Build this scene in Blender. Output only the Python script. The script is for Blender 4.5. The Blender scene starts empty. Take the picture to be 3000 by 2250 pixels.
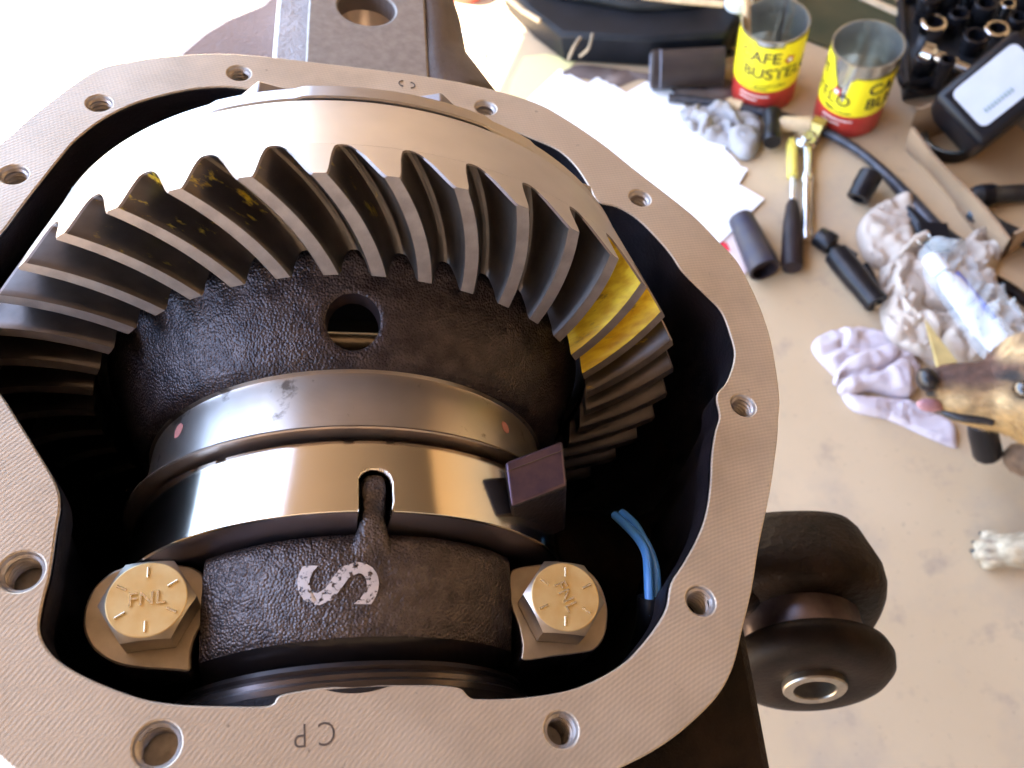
import bpy, bmesh, math, random
from math import sin, cos, pi, radians
from mathutils import Vector, Matrix, noise
random.seed(7)
SC = bpy.context.scene
COL = SC.collection

# ------------------------------------------------------------------ camera
FPX = 2400.0
def nrm(v): return Vector(v).normalized()
DOWN = nrm((332, 1249, 2400))                    # gravity, camera axes (x right, y down, z forward)
Zc = -DOWN
Yc = nrm(Vector((0, 0, 1)) - DOWN * DOWN.z)
Xc = Yc.cross(Zc)
RW = Matrix((Xc, Yc, Zc))                        # camera axes -> world axes
CAM = Vector((0, 0, .945))
cd = bpy.data.cameras.new('camera'); cam = bpy.data.objects.new('camera', cd); COL.objects.link(cam)
cd.sensor_width = 36; cd.lens = 36 * FPX / 3000; cd.clip_start = .01; cd.clip_end = 60
rot = Matrix((RW @ Vector((1, 0, 0)), RW @ Vector((0, -1, 0)), RW @ Vector((0, 0, -1)))).transposed()
cam.matrix_world = Matrix.Translation(CAM) @ rot.to_4x4()
cd.dof.use_dof = True; cd.dof.focus_distance = .225; cd.dof.aperture_fstop = 20
SC.camera = cam

# ------------------------------------------------------------------ sky, sun, exposure
SUN_EL, SUN_AZ = radians(74), radians(-58)       # azimuth from +Y, towards -X
world = bpy.data.worlds.new('World'); SC.world = world; world.use_nodes = True
nt = world.node_tree; bg = nt.nodes['Background']
sky = nt.nodes.new('ShaderNodeTexSky'); sky.sky_type = 'NISHITA'; sky.sun_disc = False
sky.sun_elevation = SUN_EL; sky.sun_rotation = SUN_AZ; sky.air_density = 1.0; sky.dust_density = 1.2
nt.links.new(sky.outputs[0], bg.inputs[0]); bg.inputs[1].default_value = .15
sl = bpy.data.lights.new('sun', 'SUN'); so = bpy.data.objects.new('sun', sl); COL.objects.link(so)
sl.energy = 5.0; sl.angle = radians(.5); sl.color = (1, .93, .82)
sd = Vector((sin(SUN_AZ) * cos(SUN_EL), cos(SUN_AZ) * cos(SUN_EL), sin(SUN_EL)))
so.rotation_euler = sd.to_track_quat('Z', 'Y').to_euler()
SC.view_settings.view_transform = 'Standard'; SC.view_settings.look = 'None'
SC.view_settings.exposure = 3.35; SC.view_settings.gamma = 1
SC.cycles.max_bounces = 8
ROOF_D, ROOF_Z = 1.1, 2.2

# ------------------------------------------------------------------ pixel helpers (3000 px wide frame)
def ray(x, y): return Vector(((x - 1500) / FPX, (y - 1125) / FPX, 1))
def fl(x, y, z=0.0):                             # point of the floor seen at a pixel
    d = RW @ ray(x, y); k = (z - CAM.z) / d.z
    return CAM + d * k
# cover face of the housing, fitted from the ten bolt holes (camera axes, metres)
NF = nrm((-.18637908, .53515626, .82393605)); WF = -NF
OF = Vector((-42.49277, 6.92817, 221.70142)) * .001
V0 = nrm((-.11807229, -.84475308, .52196854)); U0 = nrm((.97535725, 0, .22063143))
RF = Matrix((RW @ U0, RW @ V0, RW @ WF)).transposed()
MF = Matrix.Translation(CAM + RW @ OF) @ RF.to_4x4()
def at(x, y, w=0.0):                             # pixel -> (u, v) in mm on the plane w of the cover face
    r = ray(x, y); P = r * ((NF.dot(OF + WF * w * .001)) / NF.dot(r)); q = (P - OF) * 1000
    return (q.dot(U0), q.dot(V0))

# ------------------------------------------------------------------ materials
def M(name, col, rough=.5, metal=0.0, var=.0, vscale=30, bump=0, bscale=200, spec=.5, col2=None, detail=4, coat=0, sss=0, rvar=0, bdist=.001):
    m = bpy.data.materials.new(name); m.use_nodes = True
    t = m.node_tree; p = t.nodes['Principled BSDF']
    p.inputs['Roughness'].default_value = rough; p.inputs['Metallic'].default_value = metal
    p.inputs['Specular IOR Level'].default_value = spec; p.inputs['Coat Weight'].default_value = coat
    tc = t.nodes.new('ShaderNodeTexCoord')
    c4 = (*col, 1)
    if var or col2:
        n = t.nodes.new('ShaderNodeTexNoise'); n.inputs['Scale'].default_value = vscale; n.inputs['Detail'].default_value = detail
        t.links.new(tc.outputs['Object'], n.inputs['Vector'])
        r = t.nodes.new('ShaderNodeValToRGB'); r.color_ramp.elements[0].position = .32; r.color_ramp.elements[1].position = .68
        c2 = col2 or tuple(min(1, c * (1 + var)) for c in col)
        c1 = col if col2 else tuple(c * (1 - var) for c in col)
        r.color_ramp.elements[0].color = (*c1, 1); r.color_ramp.elements[1].color = (*c2, 1)
        t.links.new(n.outputs['Fac'], r.inputs[0]); t.links.new(r.outputs[0], p.inputs['Base Color'])
        if rvar:
            mr = t.nodes.new('ShaderNodeMapRange'); mr.inputs[3].default_value = rough - rvar; mr.inputs[4].default_value = rough + rvar
            n2 = t.nodes.new('ShaderNodeTexNoise'); n2.inputs['Scale'].default_value = vscale * 1.7; n2.inputs['Detail'].default_value = 5
            t.links.new(tc.outputs['Object'], n2.inputs['Vector']); t.links.new(n2.outputs['Fac'], mr.inputs[0]); t.links.new(mr.outputs[0], p.inputs['Roughness'])
    else: p.inputs['Base Color'].default_value = c4
    if bump:
        n = t.nodes.new('ShaderNodeTexNoise'); n.inputs['Scale'].default_value = bscale; n.inputs['Detail'].default_value = 7; n.inputs['Roughness'].default_value = .6
        b = t.nodes.new('ShaderNodeBump'); b.inputs['Strength'].default_value = bump; b.inputs['Distance'].default_value = bdist
        t.links.new(tc.outputs['Object'], n.inputs['Vector']); t.links.new(n.outputs['Fac'], b.inputs['Height']); t.links.new(b.outputs[0], p.inputs['Normal'])
    return m

def sand_grain(m, scale=1000, strength=.8, dist=.0004):
    """rounded sand-cast grain laid over a material's bump"""
    t = m.node_tree; p = t.nodes['Principled BSDF']; tc = t.nodes.new('ShaderNodeTexCoord'); v = t.nodes.new('ShaderNodeTexVoronoi'); v.feature = 'SMOOTH_F1'
    v.inputs['Scale'].default_value = scale; v.inputs['Smoothness'].default_value = .35; t.links.new(tc.outputs['Object'], v.inputs['Vector'])
    b = t.nodes.new('ShaderNodeBump'); b.inputs['Strength'].default_value = strength; b.inputs['Distance'].default_value = dist; b.invert = True
    t.links.new(v.outputs['Distance'], b.inputs['Height'])
    if p.inputs['Normal'].is_linked: t.links.new(p.inputs['Normal'].links[0].from_socket, b.inputs['Normal'])
    t.links.new(b.outputs[0], p.inputs['Normal'])

def lathe_lines(m, axis='Y', scale=900, strength=.25, dist=.0002):
    """turned or milled grooves added to a material's bump (bands along one object axis)"""
    t = m.node_tree; p = t.nodes['Principled BSDF']
    tc = t.nodes.new('ShaderNodeTexCoord'); w = t.nodes.new('ShaderNodeTexWave')
    w.wave_type = 'BANDS'; w.bands_direction = axis; w.inputs['Scale'].default_value = scale; w.inputs['Distortion'].default_value = .6
    w.inputs['Detail Scale'].default_value = .3
    t.links.new(tc.outputs['Object'], w.inputs['Vector'])
    b = t.nodes.new('ShaderNodeBump'); b.inputs['Strength'].default_value = strength; b.inputs['Distance'].default_value = dist
    t.links.new(w.outputs['Fac'], b.inputs['Height'])
    if p.inputs['Normal'].is_linked: t.links.new(p.inputs['Normal'].links[0].from_socket, b.inputs['Normal'])
    t.links.new(b.outputs[0], p.inputs['Normal'])

def milled_face():
    """face-milled iron: two sets of wide cutter arcs, cross hatched, over a mottled pale metal"""
    m = M('milled_iron', (.64, .515, .38), .4, .4, col2=(.75, .63, .49), vscale=22, detail=6, rvar=.07)
    t = m.node_tree; p = t.nodes['Principled BSDF']; tc = t.nodes.new('ShaderNodeTexCoord')
    hs = []
    for loc, sc, amp in (((-.16, .25, 0), 300, 1.0), ((.3, -.05, 0), 270, .35)):
        mp = t.nodes.new('ShaderNodeMapping'); mp.inputs['Location'].default_value = loc
        w = t.nodes.new('ShaderNodeTexWave'); w.wave_type = 'RINGS'; w.rings_direction = 'Z'; w.inputs['Scale'].default_value = sc
        w.inputs['Distortion'].default_value = 2.5; w.inputs['Detail'].default_value = 3; w.inputs['Detail Scale'].default_value = .4
        t.links.new(tc.outputs['Object'], mp.inputs[0]); t.links.new(mp.outputs[0], w.inputs['Vector'])
        mu = t.nodes.new('ShaderNodeMath'); mu.operation = 'MULTIPLY'; mu.inputs[1].default_value = amp
        t.links.new(w.outputs['Fac'], mu.inputs[0]); hs.append(mu)
    ad = t.nodes.new('ShaderNodeMath'); t.links.new(hs[0].outputs[0], ad.inputs[0]); t.links.new(hs[1].outputs[0], ad.inputs[1])
    b = t.nodes.new('ShaderNodeBump'); b.inputs['Strength'].default_value = .35; b.inputs['Distance'].default_value = .00006
    t.links.new(ad.outputs[0], b.inputs['Height']); t.links.new(b.outputs[0], p.inputs['Normal'])
    mx = t.nodes.new('ShaderNodeMix'); mx.data_type = 'RGBA'; mx.blend_type = 'MULTIPLY'
    src = p.inputs['Base Color'].links[0].from_socket
    r = t.nodes.new('ShaderNodeMapRange'); r.inputs[1].default_value = 0; r.inputs[2].default_value = 1.45; r.inputs[3].default_value = .86; r.inputs[4].default_value = 1.05
    t.links.new(ad.outputs[0], r.inputs[0]); mx.inputs[0].default_value = 1.0
    t.links.new(src, mx.inputs[6]); t.links.new(r.outputs[0], mx.inputs[7]); t.links.new(mx.outputs[2], p.inputs['Base Color'])
    return m

def compound_flank(name, lo, hi, base=(.13, .112, .105)):
    """dark lapped steel with smeared yellow marking compound where a stretched noise passes lo..hi"""
    m = M(name, base, .36, .85, var=.25, vscale=90, bump=.12, bscale=500, bdist=.0004)
    t = m.node_tree; p = t.nodes['Principled BSDF']; tc = t.nodes.new('ShaderNodeTexCoord')
    mp = t.nodes.new('ShaderNodeMapping'); mp.inputs['Scale'].default_value = (230, 230, 42); mp.inputs['Rotation'].default_value = (.1, .2, 0)
    n = t.nodes.new('ShaderNodeTexNoise'); n.inputs['Scale'].default_value = 1; n.inputs['Detail'].default_value = 7; n.inputs['Roughness'].default_value = .65
    oi = t.nodes.new('ShaderNodeObjectInfo'); va = t.nodes.new('ShaderNodeVectorMath'); t.links.new(tc.outputs['Object'], va.inputs[0]); t.links.new(oi.outputs['Random'], va.inputs[1])
    t.links.new(va.outputs[0], mp.inputs[0]); t.links.new(mp.outputs[0], n.inputs['Vector'])
    r = t.nodes.new('ShaderNodeMapRange'); r.inputs[1].default_value = lo; r.inputs[2].default_value = hi
    t.links.new(n.outputs['Fac'], r.inputs[0])
    mx = t.nodes.new('ShaderNodeMix'); mx.data_type = 'RGBA'; src = p.inputs['Base Color'].links[0].from_socket
    n2 = t.nodes.new('ShaderNodeTexNoise'); n2.inputs['Scale'].default_value = 1.7; n2.inputs['Detail'].default_value = 5
    t.links.new(mp.outputs[0], n2.inputs['Vector'])
    cr = t.nodes.new('ShaderNodeValToRGB'); cr.color_ramp.elements[0].position = .35; cr.color_ramp.elements[1].position = .62
    cr.color_ramp.elements[0].color = (.72, .46, .02, 1); cr.color_ramp.elements[1].color = (1, .8, .06, 1)
    t.links.new(n2.outputs['Fac'], cr.inputs[0])
    t.links.new(r.outputs[0], mx.inputs[0]); t.links.new(src, mx.inputs[6]); t.links.new(cr.outputs[0], mx.inputs[7]); t.links.new(mx.outputs[2], p.inputs['Base Color'])
    for sock, a, b in (('Metallic', .85, 0), ('Roughness', .36, .5)):
        q = t.nodes.new('ShaderNodeMapRange'); q.inputs[3].default_value = a; q.inputs[4].default_value = b
        t.links.new(r.outputs[0], q.inputs[0]); t.links.new(q.outputs[0], p.inputs[sock])
    return m

def noise_stain(m, scale, lo, hi, col, amt=1):
    t = m.node_tree; p = t.nodes['Principled BSDF']; tc = t.nodes.new('ShaderNodeTexCoord'); n = t.nodes.new('ShaderNodeTexNoise')
    n.inputs['Scale'].default_value = scale; n.inputs['Detail'].default_value = 6; n.inputs['Roughness'].default_value = .6
    r = t.nodes.new('ShaderNodeMapRange'); r.inputs[1].default_value = lo; r.inputs[2].default_value = hi; r.inputs[4].default_value = amt
    mx = t.nodes.new('ShaderNodeMix'); mx.data_type = 'RGBA'; mx.inputs[7].default_value = (*col, 1)
    t.links.new(tc.outputs['Object'], n.inputs['Vector']); t.links.new(n.outputs['Fac'], r.inputs[0]); t.links.new(r.outputs[0], mx.inputs[0])
    s = p.inputs['Base Color']
    if s.is_linked: t.links.new(s.links[0].from_socket, mx.inputs[6])
    else: mx.inputs[6].default_value = s.default_value
    t.links.new(mx.outputs[2], s)
MAT = {}
MAT['milled'] = milled_face()
noise_stain(MAT['milled'], 28, .5, .72, (.36, .3, .23), .45); noise_stain(MAT['milled'], 300, .66, .72, (.2, .16, .13), .5)
MAT['cast_in'] = M('cast_paint_inside', (.012, .009, .013), .5, 0, var=.4, vscale=60, bump=.5, bscale=700, bdist=.0006)
MAT['cast_dark'] = M('dark_rough_casting', (.004, .003, .002), .5, 0, spec=.16, col2=(.026, .014, .008), vscale=45, bump=.7, bscale=300, bdist=.0012)
MAT['cast_grey'] = M('brown_grey_casting', (.09, .068, .06), .6, .1, col2=(.16, .125, .11), vscale=30, bump=.7, bscale=420, bdist=.0008)
MAT['case'] = M('oiled_black_iron', (.035, .026, .03), .3, .55, col2=(.085, .066, .068), vscale=200, bump=.5, bscale=260, bdist=.0009); sand_grain(MAT['case'], 1450, .8, .00035)
MAT['case_turned'] = M('turned_iron', (.52, .47, .43), .3, .95, col2=(.68, .62, .57), vscale=40, detail=3); noise_stain(MAT['case_turned'], 75, .61, .67, (.12, .09, .07), .75); lathe_lines(MAT['case_turned'], 'Y', 850, .25, .00005)
MAT['cup'] = M('polished_bearing_steel', (.74, .68, .6), .13, 1, var=.04, vscale=25, rvar=.03); lathe_lines(MAT['cup'], 'Y', 1400, .05, .00003)
MAT['cup_end'] = M('ground_bearing_steel', (.27, .23, .25), .3, .9, var=.1, vscale=40)
MAT['ring'] = M('machined_gear_steel', (.55, .5, .46), .36, .9, col2=(.66, .6, .55), vscale=35, detail=6, rvar=.06); lathe_lines(MAT['ring'], 'Y', 900, .06, .00004)
MAT['land'] = M('blasted_tooth_tip', (.27, .23, .22), .5, .6, col2=(.36, .31, .29), vscale=240, bump=.3, bscale=1500, bdist=.0002)
MAT['flank'] = compound_flank('lapped_flank', .72, .8)
MAT['flank_some'] = compound_flank('flank_with_streaks', .585, .68)
MAT['flank_heavy'] = compound_flank('flank_with_compound', .26, .4)
MAT['flank_faint'] = compound_flank('flank_with_faint_smear', .6, .8)
MAT['root'] = M('dark_gear_root', (.08, .07, .068), .45, .7)
MAT['zinc'] = M('yellow_zinc', (.86, .6, .25), .38, .5, col2=(.95, .76, .4), vscale=160, detail=6, rvar=.08)
MAT['zinc_hi'] = M('worn_zinc', (.93, .83, .6), .25, .85); MAT['zinc_side'] = M('zinc_hex_side', (.5, .46, .4), .33, .9, col2=(.66, .6, .52), vscale=160)
MAT['pad'] = M('spotfaced_iron', (.42, .34, .25), .36, .8, col2=(.6, .5, .38), vscale=110, detail=7, rvar=.08, bump=.15, bscale=900, bdist=.0002)
MAT['thread'] = M('thread_steel', (.6, .54, .5), .36, .6, col2=(.42, .37, .33), vscale=400)
MAT['blue_wire'] = M('blue_insulation', (.1, .38, 1.0), .35, 0, spec=.6, coat=.3)
MAT['black_plastic'] = M('black_plastic', (.006, .006, .009), .4, 0, spec=.3)
MAT['rubber'] = M('black_rubber', (.005, .003, .003), .5, 0, spec=.14, col2=(.018, .01, .007), vscale=80, bump=.2, bscale=500)
MAT['steel_plate'] = M('oiled_steel_block', (.07, .055, .11), .3, .6, col2=(.17, .11, .14), vscale=130, detail=5)
MAT['pink'] = M('pink_paint', (.62, .27, .26), .6)
MAT['stamp'] = M('stamped_recess', (.13, .1, .08), .6, .3)

# ------------------------------------------------------------------ mesh builder
class MB:
    def __init__(s, scale=1.0): s.v = []; s.f = []; s.mi = []; s.s = scale
    def add(s, vs, fs, mi=0, mat=None):
        k = len(s.v)
        for v in vs:
            v = Vector(v) * s.s
            s.v.append(mat @ v if mat else v)
        for f in fs: s.f.append([i + k for i in f]); s.mi.append(mi)
        return s
    def lathe(s, prof, n=48, mi=0, mat=None, a0=0.0, a1=None, axis='Z'):
        """profile [(along, radius)] swept round an axis"""
        full = a1 is None; a1 = a0 + 2 * pi if full else a1
        m = n if full else n + 1; vs = []
        for (z, r) in prof:
            for i in range(m):
                a = a0 + (a1 - a0) * i / n
                vs.append((r * cos(a), r * sin(a), z) if axis == 'Z' else (r * sin(a), z, r * cos(a)))
        fs = []
        for j in range(len(prof) - 1):
            for i in range(n):
                i2 = (i + 1) % m if full else i + 1
                q = [j * m + i, j * m + i2, (j + 1) * m + i2, (j + 1) * m + i]
                fs.append(q if axis == 'Z' else q[::-1])
        s.add(vs, fs, mi, mat); return s
    def box(s, c, d, mat=None, mi=0):
        x, y, z = c; a, b, e = d[0] / 2, d[1] / 2, d[2] / 2
        vs = [(x + i * a, y + j * b, z + k * e) for k in (-1, 1) for j in (-1, 1) for i in (-1, 1)]
        s.add(vs, [(0, 2, 3, 1), (4, 5, 7, 6), (0, 1, 5, 4), (2, 6, 7, 3), (0, 4, 6, 2), (1, 3, 7, 5)], mi, mat); return s
    def prism(s, pts, z0, z1, mat=None, mi=0, taper=1.0):
        n = len(pts); cx = sum(p[0] for p in pts) / n; cy = sum(p[1] for p in pts) / n
        vs = [(p[0], p[1], z1) for p in pts] + [(cx + (p[0] - cx) * taper, cy + (p[1] - cy) * taper, z0) for p in pts]
        area = sum(pts[i][0] * pts[(i + 1) % n][1] - pts[(i + 1) % n][0] * pts[i][1] for i in range(n))
        fs = [list(range(n)), list(range(2 * n - 1, n - 1, -1))] + [(i, n + i, n + (i + 1) % n, (i + 1) % n) for i in range(n)]
        if area < 0: fs = [list(reversed(f)) for f in fs]
        s.add(vs, fs, mi, mat); return s
    def tube(s, path, r, n=10, mi=0, mat=None, caps=True):
        P = [Vector(p) for p in path]; R = r if isinstance(r, (list, tuple)) else [r] * len(P)
        vs = []; up = Vector((0, 0, 1))
        for i, p in enumerate(P):
            d = (P[min(i + 1, len(P) - 1)] - P[max(i - 1, 0)]).normalized()
            if i == 0:
                up = Vector((0, 0, 1)) if abs(d.z) < .9 else Vector((1, 0, 0))
            x = up.cross(d).normalized(); y = d.cross(x).normalized(); up = y
            for k in range(n):
                a = 2 * pi * k / n; vs.append(p + (x * cos(a) + y * sin(a)) * R[i])
        fs = [(j * n + k, j * n + (k + 1) % n, (j + 1) * n + (k + 1) % n, (j + 1) * n + k) for j in range(len(P) - 1) for k in range(n)]
        if caps: fs += [list(range(n))[::-1], [(len(P) - 1) * n + k for k in range(n)]]
        s.add(vs, fs, mi, mat); return s
    def build(s, name, mats, parent=None, smooth=35, bevel=0, mesh_only=False, subsurf=0):
        me = bpy.data.meshes.new(name); me.from_pydata(s.v, [], s.f)
        mats = mats if isinstance(mats, (list, tuple)) else [mats]
        for m in mats: me.materials.append(MAT[m] if isinstance(m, str) else m)
        me.polygons.foreach_set('material_index', s.mi)
        if smooth: me.shade_smooth(); me.set_sharp_from_angle(angle=radians(smooth))
        me.update()
        if mesh_only: return me
        o = bpy.data.objects.new(name, me); COL.objects.link(o)
        if parent: o.parent = parent
        if bevel:
            b = o.modifiers.new('b', 'BEVEL'); b.width = bevel; b.segments = 2; b.limit_method = 'ANGLE'; b.angle_limit = radians(40)
        if subsurf:
            b = o.modifiers.new('s', 'SUBSURF'); b.levels = b.render_levels = subsurf
        return o

def tag(o, label=None, cat=None, group=None, kind=None):
    if label: o['label'] = label
    if cat: o['category'] = cat
    if group: o['group'] = group
    if kind: o['kind'] = kind
    return o
def empty(name, mw, label, cat, group=None):
    o = bpy.data.objects.new(name, None); COL.objects.link(o); o.matrix_world = mw; o.empty_display_size = .02
    return tag(o, label, cat, group)
def along(p0, p1):
    """matrix with origin p0 and Z axis towards p1"""
    d = Vector(p1) - Vector(p0)
    return Matrix.Translation(p0) @ d.to_track_quat('Z', 'Y').to_matrix().to_4x4()
def crom(pts, n=6, closed=True):
    out = []; N = len(pts)
    for i in range(N if closed else N - 1):
        p = [Vector(pts[(i + k) % N] if closed else pts[max(0, min(N - 1, i + k))]) for k in (-1, 0, 1, 2)]
        for k in range(n):
            t = k / n
            out.append(.5 * ((2 * p[1]) + (-p[0] + p[2]) * t + (2 * p[0] - 5 * p[1] + 4 * p[2] - p[3]) * t * t + (-p[0] + 3 * p[1] - 3 * p[2] + p[3]) * t ** 3))
    if not closed: out.append(Vector(pts[-1]))
    return out
def offset(pts, d):
    n = len(pts); A = sum(pts[i][0] * pts[(i + 1) % n][1] - pts[(i + 1) % n][0] * pts[i][1] for i in range(n)); sg = 1 if A > 0 else -1
    out = []
    for i in range(n):
        a = Vector(pts[(i - 2) % n][:2]); b = Vector(pts[(i + 2) % n][:2]); t = (b - a).normalized()
        out.append(Vector((pts[i][0] + t.y * d * sg, pts[i][1] - t.x * d * sg)))
    return out
def text_mesh(s, size, depth=0, bold=0, spacing=1.0, align='CENTER'):
    c = bpy.data.curves.new('t', 'FONT'); c.body = s; c.size = size; c.extrude = depth; c.offset = bold; c.space_character = spacing
    c.align_x = align; c.align_y = 'CENTER'; c.resolution_u = 4
    o = bpy.data.objects.new('t', c); COL.objects.link(o); bpy.context.view_layer.update()
    me = bpy.data.meshes.new_from_object(o.evaluated_get(bpy.context.evaluated_depsgraph_get()))
    bpy.data.objects.remove(o); bpy.data.curves.remove(c)
    return me
def link_mesh(name, me, mat, parent=None, mw=None, smooth=0):
    me.materials.clear(); me.materials.append(MAT[mat] if isinstance(mat, str) else mat); me.name = name
    if smooth: me.shade_smooth(); me.set_sharp_from_angle(angle=radians(smooth))
    o = bpy.data.objects.new(name, me); COL.objects.link(o)
    if parent: o.parent = parent
    if mw is not None: o.matrix_local = mw
    return o

# ==================================================================== THE HOUSING
MM = .001
outer_px = [(-330, 700), (-200, 560), (0, 420), (102, 332), (271, 210), (380, 180), (502, 163), (678, 157), (909, 180), (1254, 224), (1451, 264), (1571, 301), (1652, 344), (1765, 420),
            (1856, 493), (2023, 624), (2104, 705), (2160, 765), (2203, 846), (2235, 920), (2262, 1010), (2284, 1157), (2281, 1230), (2278, 1290), (2262, 1410), (2245, 1500), (2224, 1600), (2205, 1720), (2176, 1844),
            (2149, 1952), (2102, 2040), (2014, 2128), (1932, 2189), (1844, 2237), (1700, 2300), (1500, 2350), (1200, 2390), (800, 2410), (450, 2390), (220, 2340), (60, 2268), (-60, 2150), (-130, 2000), (-170, 1800),
            (-190, 1550), (-260, 1300), (-360, 1120), (-420, 900)]
inner_px = [(-150, 900), (-110, 790), (0, 685), (68, 597), (176, 461), (224, 407), (305, 346), (407, 298), (542, 264), (640, 254), (712, 258), (800, 275), (920, 283), (1100, 290), (1300, 325), (1420, 362), (1490, 378), (1553, 402),
            (1634, 438), (1688, 488), (1729, 551), (1752, 590), (1810, 606), (1869, 642), (1932, 705), (1969, 750), (2000, 796), (2065, 861), (2112, 911), (2138, 976), (2152, 1042), (2131, 1114), (2104, 1148),
            (2099, 1170), (2105, 1200), (2107, 1227), (2095, 1267), (2085, 1335), (2081, 1417), (2068, 1505), (2041, 1579), (2000, 1654), (1966, 1708), (1953, 1776), (1925, 1830), (1878, 1891), (1831, 1939),
            (1756, 1986), (1661, 2023), (1525, 2044), (1405, 2047), (1375, 2040), (1349, 2016), (1288, 2007), (1200, 2006), (1085, 2007), (949, 2013), (850, 2028), (814, 2040), (800, 2060), (770, 2068), (678, 2068), (576, 2066), (502, 2061),
            (407, 2044), (271, 1993), (176, 1939), (129, 1885), (115, 1830), (129, 1749), (146, 1681), (166, 1545), (176, 1478), (164, 1417), (109, 1322), (41, 1213), (0, 1152), (-80, 1060)]
outer = crom([at(*p) for p in outer_px], 5); inner = crom([at(*p) for p in inner_px], 4)
holes_px = [(290, 302), (700, 214), (1423, 315), (1875, 580), (2178, 1187), (2053, 1760), (1645, 2137), (460, 2182), (62, 1674), (40, 511)]
holes = [at(*p) for p in holes_px]
HR = [3.95] * 10; HR[7] = 4.75; HR[8] = 4.75

housing = empty('differential_housing', MF, 'open iron axle housing with a pale milled bolt face around a black cavity', 'axle housing')

def curve_plate(name, loops, z_top, thick, bevel):
    c = bpy.data.curves.new(name, 'CURVE'); c.dimensions = '2D'; c.fill_mode = 'BOTH'
    for lp in loops:
        s = c.splines.new('POLY'); s.points.add(len(lp) - 1); s.use_cyclic_u = True
        for i, p in enumerate(lp): s.points[i].co = (p[0] * MM, p[1] * MM, 0, 1)
    c.extrude = (thick / 2 - bevel) * MM; c.bevel_depth = bevel * MM; c.bevel_resolution = 1; c.offset = -bevel * MM
    o = bpy.data.objects.new(name, c); COL.objects.link(o); bpy.context.view_layer.update()
    me = bpy.data.meshes.new_from_object(o.evaluated_get(bpy.context.evaluated_depsgraph_get()))
    bpy.data.objects.remove(o); bpy.data.curves.remove(c)
    me.transform(Matrix.Translation((0, 0, (z_top - thick / 2) * MM)))
    return me
circ = lambda c, r, n=32: [(c[0] + r * cos(2 * pi * i / n), c[1] + r * sin(2 * pi * i / n)) for i in range(n)]
me = curve_plate('flange', [outer, inner] + [circ(c, r) for c, r in zip(holes, HR)], 0, 11, .45)
me.materials.clear(); me.materials.append(MAT['milled']); me.materials.append(MAT['cast_in'])
for p in me.polygons: p.material_index = 0 if p.normal.z > .25 else 1
o = bpy.data.objects.new('flange', me); COL.objects.link(o); o.parent = housing

# threaded holes: a helical groove, a lit countersink and a floor
def thread_mesh(r, depth=17, pitch=1.45, n=36):
    m = MB(MM); turns = int((depth - 1.0) / pitch); rows = []
    m.lathe([(-.35, r + .02), (-1.1, r - .32)], n)
    st = []
    for k in range(turns): st += [(-1.1 - k * pitch, r - .32), (-1.1 - (k + .28) * pitch, r - .9), (-1.1 - (k + .42) * pitch, r - .9), (-1.1 - (k + .75) * pitch, r - .2), (-1.1 - (k + .88) * pitch, r - .2)]
    vs = []
    for (z, rr) in st:
        for i in range(n + 1):
            a = 2 * pi * i / n; k = min(1, (-1.1 - z) / pitch)
            vs.append((rr * cos(a), rr * sin(a), z - pitch * (i / n) * 1.0 * (1 if k >= 1 else k)))
    fs = [(j * (n + 1) + i, j * (n + 1) + i + 1, (j + 1) * (n + 1) + i + 1, (j + 1) * (n + 1) + i) for j in range(len(st) - 1) for i in range(n)]
    m.add(vs, fs); m.lathe([(-depth - 1, r), (-depth - 1.5, 0.01)], n, mi=0)
    return m.build('threaded_hole', ['thread', 'cast_in'], smooth=30, mesh_only=True)
tm1, tm2 = thread_mesh(3.95, 13), thread_mesh(4.75, 9)
for i, c in enumerate(holes):
    o = bpy.data.objects.new('threaded_hole', tm2 if HR[i] > 4 else tm1); COL.objects.link(o); o.parent = housing
    o.matrix_local = Matrix.Translation((c[0] * MM, c[1] * MM, 0)) @ Matrix.Rotation(i * 1.3, 4, 'Z')

# cavity and outer body
def skin(rings, mb, close=True, flip=False):
    n = len(rings[0]); vs = [p for r in rings for p in r]
    fs = []
    for j in range(len(rings) - 1):
        for i in range(n):
            q = (j * n + i, j * n + (i + 1) % n, (j + 1) * n + (i + 1) % n, (j + 1) * n + i); fs.append(q[::-1] if flip else q)
    if close: k = (len(rings) - 1) * n; q = list(range(k, k + n)); fs.append(q if flip else q[::-1])
    mb.add(vs, fs)
def ring_at(pts, off, w, amp=0.0, sd=0):
    o = offset(pts, off) if off else [Vector(p) for p in pts]; out = []
    for p in o:
        a = amp * noise.noise(Vector((p.x * .06, p.y * .06, w * .05 + sd))); out.append((p.x + a, p.y + a, w))
    return out
m = MB(MM); skin([ring_at(inner, -.3, -1.2), ring_at(inner, -.2, -10.9), ring_at(inner, 3, -20, 2), ring_at(inner, 6, -45, 3), ring_at(inner, 7, -80, 4), ring_at(inner, -8, -125, 4), ring_at(inner, -30, -140)], m)
m.build('cavity_wall', 'cast_in', housing, 50)
m = MB(MM); skin([ring_at(outer, -1.2, -10.8), ring_at(outer, -3, -16, 1), ring_at(outer, -5, -32, 2), ring_at(outer, -7, -70, 3), ring_at(outer, -14, -120, 3), ring_at(outer, -34, -150, 0)], m)
m.build('body', 'cast_dark', housing, 50)

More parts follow.
